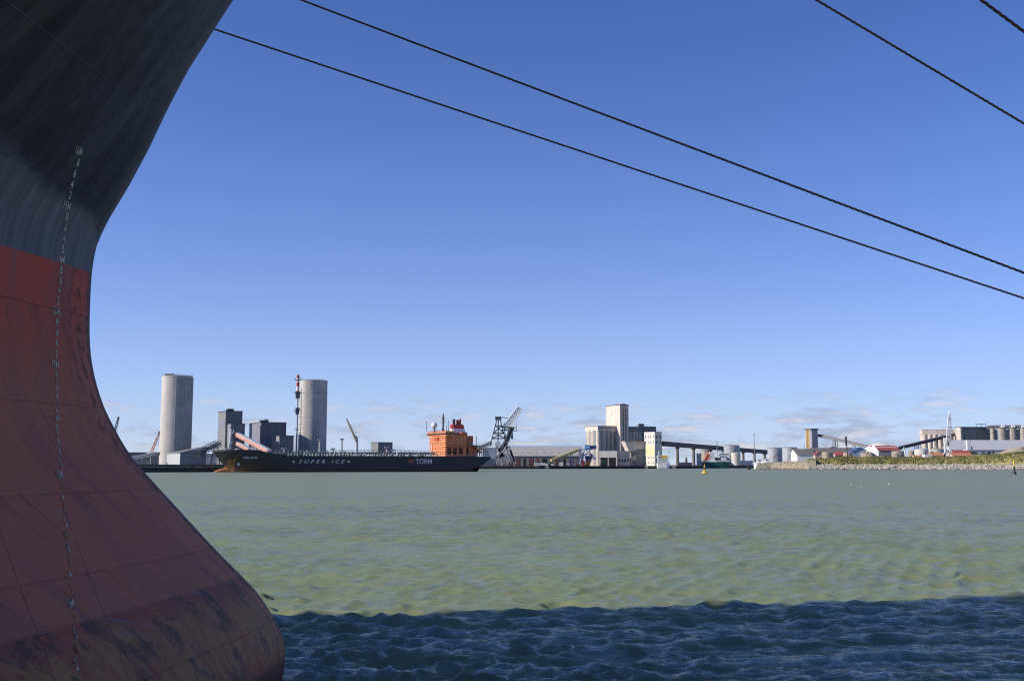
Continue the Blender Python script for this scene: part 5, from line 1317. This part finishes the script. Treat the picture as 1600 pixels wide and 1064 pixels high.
# grass tufts on the bank
rg = random.Random(9); gv = MB()
for i in range(7000):
    px = rg.uniform(1262, 1640); Y0 = shore(px)+9; s_ = rg.uniform(.1, .42); y = Y0+46*s_
    zc_ = Zat(bank_crest(px), Y0+46*.4); h = zc_*math.sin(min(1, s_*2.2)*math.pi/2)**.75
    x = W(px, 722, y).x; g_ = rg.uniform(.7, 2.1); a = rg.uniform(0, 6.28); wd = rg.uniform(.25, .6)
    gv.add([(x-wd*math.cos(a), y-wd*math.sin(a), h-.5), (x+wd*math.cos(a), y+wd*math.sin(a), h-.5), (x+rg.uniform(-.5, .5), y+rg.uniform(-.4, .4), h+g_*.8)], [(0, 1, 2)])
gs = gv.build('grass', grass_leaf); gs['kind'] = 'stuff'
rb_ = random.Random(31); gv = MB()
for i in range(330):
    px = rb_.choice([rb_.gauss(1326, 9), rb_.gauss(1372, 14), rb_.uniform(1265, 1640), rb_.uniform(1340, 1640)]); Y0 = shore(px)+9; s_ = rb_.uniform(.08, .42); y = Y0+46*s_
    zc_ = Zat(bank_crest(px), Y0+46*.4); h = zc_*math.sin(min(1, s_*2.2)*math.pi/2)**.75; x = W(px, 722, y).x; R_ = rb_.uniform(.6, 1.7)
    for j in range(26):
        d = Vector((rb_.gauss(0, 1), rb_.gauss(0, 1), abs(rb_.gauss(0, .8)))).normalized()*R_*rb_.uniform(.5, 1); c = Vector((x, y, h-.2))+d; s2_ = rb_.uniform(.18, .42)
        u = Vector((rb_.uniform(-1, 1), rb_.uniform(-1, 1), rb_.uniform(-1, 1))).normalized(); v = u.orthogonal().normalized(); gv.add([c-u*s2_, c+v*s2_*.7, c+u*s2_, c-v*s2_*.7], [(0, 1, 2, 3)])
gv.build('scrub', M('scrub_leaves', (.045, .075, .018), .85, .45, .15, col2=(.12, .15, .035)))['kind'] = 'stuff'
# armour stones
def stones(pa, pb, n, mat, zmax, spread, size, seed, name='rock_armour'):
    rr = random.Random(seed); g = MB()
    for i in range(n):
        px = rr.uniform(pa, pb); s_ = rr.random(); Y = shore(px)+spread*s_-1; z = -.4+zmax*s_+rr.uniform(-.3, .3); x = W(px, 726, Y).x; r_ = rr.uniform(*size)
        ax = [Vector((rr.uniform(-1, 1), rr.uniform(-1, 1), rr.uniform(-1, 1))).normalized() for _ in range(8)]
        vs = []
        for sx in (-1, 1):
            for sy in (-1, 1):
                for sz in (-1, 1): vs.append((x+sx*r_*rr.uniform(.5, 1.1), Y+sy*r_*rr.uniform(.5, 1.1), z+sz*r_*rr.uniform(.4, .85)))
        g.add(vs, [(0, 1, 3, 2), (4, 6, 7, 5), (0, 4, 5, 1), (2, 3, 7, 6), (0, 2, 6, 4), (1, 5, 7, 3)])
    o = g.build(name, mat); o['kind'] = 'stuff'; return o
stones(1261, 1720, 3600, rock, 5.2, 9, (.55, 1.25), 21)
stones(1262, 1720, 900, M('dark_wet_rock', (.06, .055, .05), .7, .4, .5), .5, .8, (.5, 1.0), 22)
stones(1184, 1264, 800, rock2, 4.2, 14, (.45, 1.0), 23)
# sand hills
def heap(label, pa, pb, ytop, Y, mat, seed, base=None, name='sand_heap', cat='heap', py_l=None):
    base = ZG if base is None else base
    p = W((pa+pb)/2, 722, Y); rx = (pb-pa)/2*Y/F; H = Zat(ytop, Y)-base; rr = random.Random(seed); vs = []; fs = []; n, m = 40, 9
    ph = [rr.uniform(0, 6.28) for _ in range(6)]
    for j in range(m+1):
        for i in range(n):
            a = 2*math.pi*i/n; s_ = j/m; w_ = 1+.10*math.sin(3*a+ph[0])+.06*math.sin(5*a+ph[1])
            vs.append((rx*s_*w_*math.cos(a), rx*.5*s_*w_*math.sin(a), H*(1-s_**1.5)*(1+.06*math.sin(4*a+ph[2]+s_*5))-(.5 if j == m else 0)))
    for j in range(m):
        for i in range(n): fs.append((j*n+i, (j+1)*n+i, (j+1)*n+(i+1) % n, j*n+(i+1) % n))
    o = MB().add(vs, fs).build(name, mat, None, True); o.location = (p.x, Y, base)
    return tag(o, label, cat, None)
heap('broad brown earth heap behind the grass, in front of the red-roofed building', 1330, 1385, 706, 1170, M('heap_earth', (.31, .25, .19), .95, .2, .3, bump=.4), 1)
heap('small brown earth heap right of the broad one', 1388, 1415, 709.5, 1165, M('heap_earth', (.31, .25, .19)), 2)
heap('large pale sand hill rising at the right edge behind the grass', 1515, 1680, 699.5, 1130, sand, 3)
heap('low sand patch on the bank right of the black and yellow beacon', 1587, 1640, 714, 1085, sand, 4, base=4)
# old rusty silo
X0, L1, L2 = corner(1258.7, 1268.5, 1279, 1480)
t = thing('old_silo', 'tall old silo with rust-brown and white stripes at the left end of the sloping conveyor', 'silo', (X0, 1480, ZG), PHI)
H = Zat(671.3, 1480)-ZG; og = M('rust_stained_render', (.42, .26, .10), .8, .2, .1, streak=.4); ow = M('dirty_white_render', (.55, .54, .52), .8, .12, .2, streak=.3)
MB().box(0.5, L2, .5, L1, -.3, H).build('wall', ow, t)
n = 4
for i in range(n): r_ = L1/n/2; MB().lathe([(r_*1.0, -.3), (r_*1.0, H-.01)], .5, r_+i*2*r_, 18).build('silo_cell', [ow, ow, og, ow][i] if i != 1 else og, t, True)
for i in range(4): r_ = L2/8; MB().lathe([(r_*1.0, -.3), (r_*1.0, H-.01)], r_+i*2*r_, .5, 18).build('silo_cell', ow, t, True)
MB().box(-1.5, L2+.6, -1.5, L1+.6, H+.003, H+1.6).build('roof', brown_roof, t)
gallery('dark covered conveyor sloping down right from the old rusty silo', W(1279, 680, 1490), W(1357, 698, 1420), 4.5, 3.4, dark_clad, (.32, .36, .72), roofmat=grey_metal)
gallery('dark covered conveyor climbing right to the white silo bank', W(1402, 700.5, 1380), W(1502, 676, 1420), 5, 3.9, M('bridge_dark', (.10, .085, .08)), (.28, .34, .60), roofmat=grey_metal)
gable_shed('long_shed', 'long white-walled shed with a low brown roof below the old rusty silo', 1246, 1275, 1400, 710, 701.5, 40, white, brown_roof)
gable_shed('long_shed', 'long brown-roofed shed continuing behind the small red-roofed houses', 1275.5, 1336, 1410, 708, 700, 46, pinkish, brown_roof)
def house(label, pa, pb, ye, yr, Y, wallm, roofm, phi=0.0, depth=9, along=True, win=True, group='small houses behind the grassy bank'):
    t, l_, he_, hr_ = gable_shed('house', label, pa, pb, Y, ye, yr, depth, wallm, roofm, phi, cat='house', group=group, ridge_along=along)
    if win:
        n_ = max(1, int(l_/4)); wins_right(t, lin(1.6, l_-1.6, n_), [he_*.45], 1.0, he_*.3)
    return t
house('pink gabled house with a red roof below the long brown shed', 1274, 1286, 710, 706, 1300, pinkish, red_roof, along=False)
house('low red-roofed house between the beige tank and the sign mast', 1306, 1321, 710.5, 706.5, 1290, pinkish, red_roof)
tank('round beige tank among the small red-roofed houses', 1285, 1301.5, 706.3, 1280, tank_beige, rail=False)
tank('low beige tank half hidden by the sign mast', 1318, 1333, 707, 1275, tank_beige, rail=False)
tank('beige tank just left of the red-roofed white building', 1345, 1357, 707, 1250, tank_beige, rail=False)
tank('wide brown tank right of the red-roofed white building', 1394, 1414, 705, 1240, tank_beige)
tank('pale tank right of the white bollard crane, low', 1420, 1430.5, 704.5, 1290, tank_beige, rail=False)
tank('large cream tank left of the white silo bank foot', 1430, 1451, 702, 1270, cream2)
tank('large cream tank between the cream one and the white crane', 1454, 1475, 701.7, 1275, M('tank_cream', (.52, .48, .38), .6, .1, .1, panel=(0, 2.4, .15, .2), streak=.25))
t, Ls, he, hr = gable_shed('workshop', 'blue-roofed gabled workshop left of the white building', 1332.5, 1359, 1330, 706, 699, 18, M('pale_blue_wall', (.36, .42, .50), .6, .1, .3), navy_roof, ridge_along=False)
# white building with a red saw roof
t = thing('market_hall', 'white gabled hall with a bright red roof and a row of roof lights', 'hall', (W(1373.5, 722, 1260).x, 1260, ZG), 0)
k = 1260/F; Wd = 32*k; he, hr = Zat(703, 1260)-ZG, Zat(696.5, 1275)-ZG
MB().prismx([(0, -.3), (24, -.3), (24, he), (12, hr-.2), (0, he)], 0, Wd).build('wall', mid_clad, t)
MB().add([(0, -.1, 0), (-14*k, 6, 0), (-14*k, 6, he*.8), (-5*k, 3, hr), (0, -.1, he), (0, 14, 0), (-14*k, 18, 0), (-14*k, 18, he*.8), (-5*k, 14, hr), (0, 12, hr)], [(0, 4, 3, 2, 1), (1, 2, 7, 6), (2, 3, 8, 7), (3, 4, 9, 8)]).build('gable_wall', white, t)
rf = MB(); v = [(-9*k, -1, he+.1+(hr-he)*.0), (Wd+.6, -1, he-.3), (Wd-1, 12, hr), (-9*k, 12, hr)]; v[0] = (-1.5*k, -1, he-.3)
rf.add(v+[(x, y, z+.4) for x, y, z in v], [(0, 1, 2, 3), (7, 6, 5, 4), (0, 4, 5, 1), (1, 5, 6, 2), (2, 6, 7, 3), (3, 7, 4, 0)]).build('roof', red_roof, t)
for i in range(9):
    x = Wd*(.06+i*.1); z = he+(hr-he)*.6; MB().box(x, x+1.6, 6.0, 7.6, z-.1, z+1.1).build('roof_light', white, t)
for i in range(6):
    x = Wd*(.08+i*.16); MB().box(x, x+2.6, -.12, .1, 0, he*.55).build('door', opening if i % 2 else grey_clad, t)
# white domes
def dome(label, pa, pb, ytop, Y, yb=712):
    p = W((pa+pb)/2, 722, Y); rad = (pb-pa)/2*Y/F; H = Zat(ytop, Y)-ZG; t = thing('storage_dome', label, 'dome', (p.x, Y, ZG), 0, 'white storage domes')
    MB().lathe([(rad, -.3), (rad, H*.45)], n=40).build('ring_wall', cream2, t, True)
    MB().lathe([(rad*1.01*math.cos(a), H*.45+.003+H*.55*math.sin(a)) for a in [R(i*9) for i in range(10)]]+[(.3, H+.1)], n=40).build('dome_shell', M('dome_white', (.68, .64, .58), .7, .06, .2), t, True)
dome('left white dome showing just above the brown shed roof', 1291, 1316, 697.2, 1500)
dome('low white dome between the brown shed and the blue roof', 1318, 1338, 698, 1500)
dome('large white dome rising behind the red-roofed hall', 1350, 1402, 691.8, 1400)
# ---- mast with dark signal head
p = W(1323, 711, 1090); t = thing('signal_mast', 'dark signal mast with a bulky head standing on the grassy bank', 'mast', (p.x, 1090, 6))
H = Zat(681.5, 1090)-6; k = 1090/F
MB().bar((1.1*k, 0, 0), (.3*k, 0, H*.95), .55, .4, 8).build('pole', M('dark_timber', (.07, .05, .04), .9, .3, .5), t)
MB().lathe([(.4, H-15*k), (.9*k, H-13*k), (1.1*k, H-8*k), (1.9*k, H-6*k), (1.9*k, H-2*k), (.8*k, H)], -.6*k, 0, 12).build('signal_head', M('dark_green_metal', (.04, .055, .045), .6, .3, .5), t, True)
MB().bar((-1.8*k, 0, H-1*k), (-2*k, 0, H+1.6*k), .15, n=4).bar((1.4*k, 0, H-2*k), (2.3*k, 0, H+1.2*k), .15, n=4).build('aerial', dark_metal, t)
# ---- big white silo bank with dark grey extension
Yw = 1440
t = thing('silo_bank', 'long cream silo bank with fluted cells behind the white harbour crane', 'silo', (W(1442.5, 722, Yw).x, Yw, ZG), R(-12))
Lw = 61*Yw/F; H = Zat(671.5, Yw)-ZG; nC = 8; r_ = Lw/nC/2
for i in range(nC): MB().lathe([(r_*1.1, -.3), (r_*1.1, H*.86)], r_+i*2*r_, r_, 24).build('silo_cell', beige, t, True)
MB().box(.1, Lw, .25, 22, H*.86+.003, H).build('gallery_wall', beige, t)
MB().box(-.2, Lw+.2, 0, 22.3, H+.003, H+.6).build('roof', cream2, t)
MB().box(.5, Lw, r_*.5, 21, -.3, H*.86-.02).build('core_wall', beige, t)
t, L1, L2, H = block('silo_bank', 'dark grey clad block joined to the right end of the cream silo bank', 'building', 1493.5, 1503.3, 1549, 667.3, 1400, M('slate_cladding', (.17, .17, .18), .6, .1, .15, panel=(11, 0, .5, .35)), phi=R(9), roof=dark_metal)
MB().box(-.15, .1, .3, L1-.3, 0, H*.99).build('beige_end', beige2, t)
MB().box(-.2, 2.0, -.2, .1, 0, H).build('corner_pier', beige2, t)
g = MB()
for x in (L2*.72, L2*.90):
    for y in (4, 12): g.bar((x, y, H), (x+1.5, y, H+5*.82), .25, n=4)
g.box(L2*.70, L2*.94, 3, 13, H+4.1, H+4.5)
g.build('roof_frame', dark_metal, t)
t = thing('silo_rank', 'row of round brown silos with hooded tops at the right edge', 'silo', (W(1550, 722, 1385).x, 1385, ZG), R(-10))
k = 1385/F
H = Zat(669, 1385)-ZG
for i, px in enumerate((1555.5, 1570, 1585, 1600, 1615)):
    x = (px-1550)*k; wd = (3.6 if i == 0 else 5.6)*k
    MB().lathe([(wd, -.3), (wd, H)], x, 8, 26).build('silo_cell', M('brown_silo', (.40, .355, .30), .85, .15, .15, streak=.35), t, True)
    if i: MB().prism([(x-2.2*k, H+1.2*k), (x+2.6*k, H+1.2*k), (x+2.6*k, H+3.6*k), (x+1.2*k, H+4.8*k), (x-1.0*k, H+4.8*k), (x-2.2*k, H+3.4*k)], 3, 9).build('hood', white, t)
    MB().box(x+wd*1.02, x+wd*1.02+3.4*k, 7, 14, -.3, H-1.5*k).build('link_wall', grey_clad, t)
MB().bar((-2*k, 9.5, H+1.2*k), (6*k, 9.5, H+2.4*k), 2.2, n=4, sq=True).bar((6*k, 9.8, H+2.4*k), (70*k, 9.8, H+2.4*k), 2.2, n=4, sq=True).build('top_conveyor', dark_clad, t)
# long white warehouse in front of them
t, Ls, he, hr = gable_shed('long_warehouse', 'long pale grey warehouse in front of the dark block at the right', 1485.5, 1680, 1310, 702, 687.8, 24, light_clad, M('pale_roof', (.50, .50, .50), .5, .06, .1, panel=(7, 0, .3, .12)))
MB().box(.2, Ls, -.25, -.02, 1, he).build('pale_panel', light_clad, t)
# houses and red roofs
house('small white house with an orange roof left of the white crane', 1429, 1452, 713.5, 711.4, 1200, cream2, terracotta)
house('cream house with an orange roof immediately left of the crane foot', 1454, 1474, 711.5, 708, 1195, cream2, terracotta)
house('long house with a bright red roof right of the crane foot', 1486, 1516, 708.5, 704, 1215, beige, red_roof)
house('low house with a pale orange roof in front of the bright red one', 1489, 1519, 711.5, 708.2, 1190, beige, terracotta)
house('tiny white gabled house at the end of the red-roofed row', 1507, 1517, 706, 703, 1240, white, white, along=False, win=False)
# white harbour crane
p = W(1481, 722, 1205); t = thing('harbour_crane', 'white level-luffing harbour crane standing upright among the red roofs', 'crane', (p.x, 1205, ZG), 0, 'harbour cranes'); Yc = 1205; o0 = t.location
g = MB()
for dy in (-4, 4):
    for a, b_ in (((1474, 714), (1478, 702)), ((1488, 714), (1485, 702)), ((1474, 714), (1481, 703)), ((1488, 714), (1481, 703)), ((1474, 713), (1488, 713))): g.bar(q(*a, dy), q(*b_, dy), .9, n=4, sq=True)
g.box(q(1474.5, 0).x, q(1487.5, 0).x, -5, 5, 0, q(0, 709).z); g.build('portal', white, t)
MB().box(q(1476.5, 0).x, q(1482, 0).x, -3.5, 3.5, q(0, 702).z, q(0, 688).z).build('machine_house', white, t)
MB().bar(q(1477, 702), q(1476, 684), 1.0, n=4, sq=True).build('counterweight_post', white, t)
MB().box(q(1481.6, 0).x, q(1485, 0).x, -2, 2, q(0, 702).z, q(0, 698).z).build('cab', dark_metal, t)
g = MB()
for dy in (-2, 2):
    for a, b_ in (((1478.5, 694), (1482.5, 648)), ((1484.8, 694), (1485.5, 662)), ((1485.5, 662), (1483.5, 646)), ((1480, 682), (1485, 678)), ((1481, 673), (1485, 673)), ((1481.5, 668), (1485, 667)), ((1480, 688), (1484.8, 684)), ((1485, 668), (1487.5, 668)), ((1482, 655), (1485, 655))): g.bar(q(*a, dy), q(*b_, dy), .62, n=4, sq=True)
g.build('jib', white, t)
MB().bar(q(1482.8, 652), q(1483.2, 643.5), 1.1, .4, 6).build('jib_head', white, t)
MB().lattice(q(1479, 695), q(1484, 686), 4, 3, 4, 3, 3, .35).build('slewing_frame', grey_metal, t)
p = W(1415, 712, 1180); t = thing('davit_crane', 'small white davit crane in front of the brown tank', 'crane', (p.x, 1180, ZG), 0, 'harbour cranes'); Yc = 1180; o0 = t.location
MB().bar(q(1415.5, 713), q(1412.5, 699), 1.0, .8, 6).build('post', white, t); MB().box(q(1413, 0).x, q(1424, 0).x, -3, 3, 0, q(0, 710).z).build('base', white, t)
for px, y0, y1, lab in ((1440.5, 713, 693, 'white post standing before the larger cream tank'), (1453, 712, 698, 'short white post between the two cream tanks')): mast(lab, px, y0, y1, 1185, .55, white)
# trees
def tree(label, px, ytop, Y, wpx, seed, group='dark trees behind the bank'):
    rr = random.Random(seed); p = W(px, 722, Y); k = Y/F; H = Zat(ytop, Y)-ZG; rx = wpx/2*k
    t = thing('tree', label, 'tree', (p.x, Y, ZG), 0, group)
    g = MB().bar((0, 0, -.2), (0, 0, H*.55), .35, .2, 7)
    for i in range(5):
        a = rr.uniform(0, 6.28); g.bar((0, 0, H*.35+i*.4), (rx*.5*math.cos(a), rx*.5*math.sin(a), H*.7), .16, .06, 5)
    g.build('trunk', bark, t)
    cl_ = [(rr.uniform(-.75, .75)*rx, rr.uniform(-.6, .6)*rx, H*rr.uniform(.42, .86), rr.uniform(.28, .5)*rx) for _ in range(9)]
    g = MB()
    for i in range(900):
        cx, cy, cz, cr = rr.choice(cl_); d = Vector((rr.gauss(0, 1), rr.gauss(0, 1), rr.gauss(0, 1))).normalized()*cr*rr.uniform(.55, 1.05); c = Vector((cx, cy, cz))+d*1.0
        c.z = min(c.z, H); s = rr.uniform(.25, .55); u = Vector((rr.uniform(-1, 1), rr.uniform(-1, 1), rr.uniform(-1, 1))).normalized(); v = u.orthogonal().normalized()
        g.add([c-u*s, c+v*s*.7, c+u*s, c-v*s*.7], [(0, 1, 2, 3)])
    g.build('crown', leaf, t)
for i, (px, yt, Y, wp, lab) in enumerate(((1492, 701.5, 1235, 7, 'small dark round tree right of the white crane'), (1488, 702.3, 1245, 4, 'tiny dark tree touching the white crane base'), (1500, 703, 1250, 5, 'tiny dark tree above the bright red roof'),
      (1519, 702.5, 1195, 12, 'leftmost dark tree of the clump before the sand hill'), (1528, 701.2, 1200, 13, 'tallest dark tree of the clump before the sand hill'), (1538, 702.5, 1205, 13, 'dark tree right of the tallest one in the clump'), (1548, 703.2, 1210, 11, 'rightmost dark tree of the clump, against the sand hill'),
      (1443, 708, 1215, 10, 'dark bushy tree between the two cream tanks'), (1304, 706.5, 1285, 7, 'dark bush-like tree between the houses under the brown shed'), (1470, 700, 1290, 6, 'small dark tree left of the white crane mast'))):
    tree(lab, px, yt, Y, wp, 40+i)
# ------------------------------------------------------------------ buoy and beacon
k = 600/F; p = W(1101, 738, 600)
t = thing('buoy', 'yellow and black buoy floating off the coaster', 'buoy', (p.x, 600, 0))
MB().lathe([(.3, -.6), (1.2, -.3), (1.75, .35), (1.5, .9), (.5, 1.3)], n=20).build('float', yellow_paint, t, True)
MB().lathe([(.55, 1.29), (.5, 2.2)], n=12).build('lower_band', yellow_paint, t, True); MB().lathe([(.55, 2.203), (.5, 3.3)], n=12).build('middle_band', black_paint, t, True)
MB().lathe([(.45, 3.303), (.35, 4.1)], n=12).build('upper_band', yellow_paint, t, True); MB().lathe([(.12, 4.1), (.12, 4.5), (.3, 4.55), (.3, 4.9), (.05, 5.2)], n=12).build('lantern', yellow_paint, t, True)
k = 560/F; p = W(1585, 741, 560)
t = thing('beacon', 'tall black beacon pole with a yellow band and a conical black foot', 'beacon', (p.x, 560, 0))
MB().lathe([(3.9*k, -.5), (3.7*k, .8*k), (1.9*k, 4.5*k), (1.3*k, 8*k), (1.15*k, 12.5*k)], n=24).build('foot', black_paint, t, True)
MB().lathe([(1.15*k, 12.5*k+.003), (1.0*k, 22.5*k)], n=20).build('yellow_band', yellow_paint, t, True)
MB().lathe([(.9*k, 22.5*k+.003), (.6*k, 23.2*k), (.6*k, 28*k)], n=16).build('upper_pole', black_paint, t, True)
MB().lathe([(.6*k, 28*k+.003), (1.0*k, 28.3*k), (1.0*k, 29.6*k), (.2*k, 30.6*k)], n=16).build('lantern', pale_metal, t, True)
# ------------------------------------------------------------------ gulls resting on the water
def gull(label, px, py, first=None):
    cy = (532-py)/F; Y = HC*(cP-cy*sP)/-(sP+cy*cP); p = W(px, py, Y); sc = 1.0
    rings = [(-.24, .01, .10), (-.15, .07, .07), (0, .105, .05), (.12, .085, .07), (.18, .045, .12), (.21, .05, .19), (.26, .048, .22), (.30, .02, .215), (.345, .008, .205)]
    vs = []; fs = []; n = 10
    for x, r_, z in rings:
        for i in range(n): a = 2*math.pi*i/n; vs.append((x, r_*math.cos(a), z+r_*.9*math.sin(a)))
    for j in range(len(rings)-1):
        for i in range(n): fs.append((j*n+i, j*n+(i+1) % n, (j+1)*n+(i+1) % n, (j+1)*n+i))
    t = thing('gull', label, 'bird', (p.x, Y, .0), R(random.uniform(0, 360)), 'white gulls resting on the water')
    MB().add(vs, fs).build('body', foam_white, t, True)
    for s in (-1, 1): MB().add([(-.27, s*.03, .12), (.08, s*.1, .10), (.06, s*.085, .15), (-.2, s*.03, .16)], [(0, 1, 2, 3)]).build('wing', light_clad, t)
gull('left gull of the three resting on the water right of centre', 1330, 758)
gull('middle gull of the three resting on the water right of centre', 1347, 759.5)
gull('right gull of the three resting on the water right of centre', 1389, 756.5)
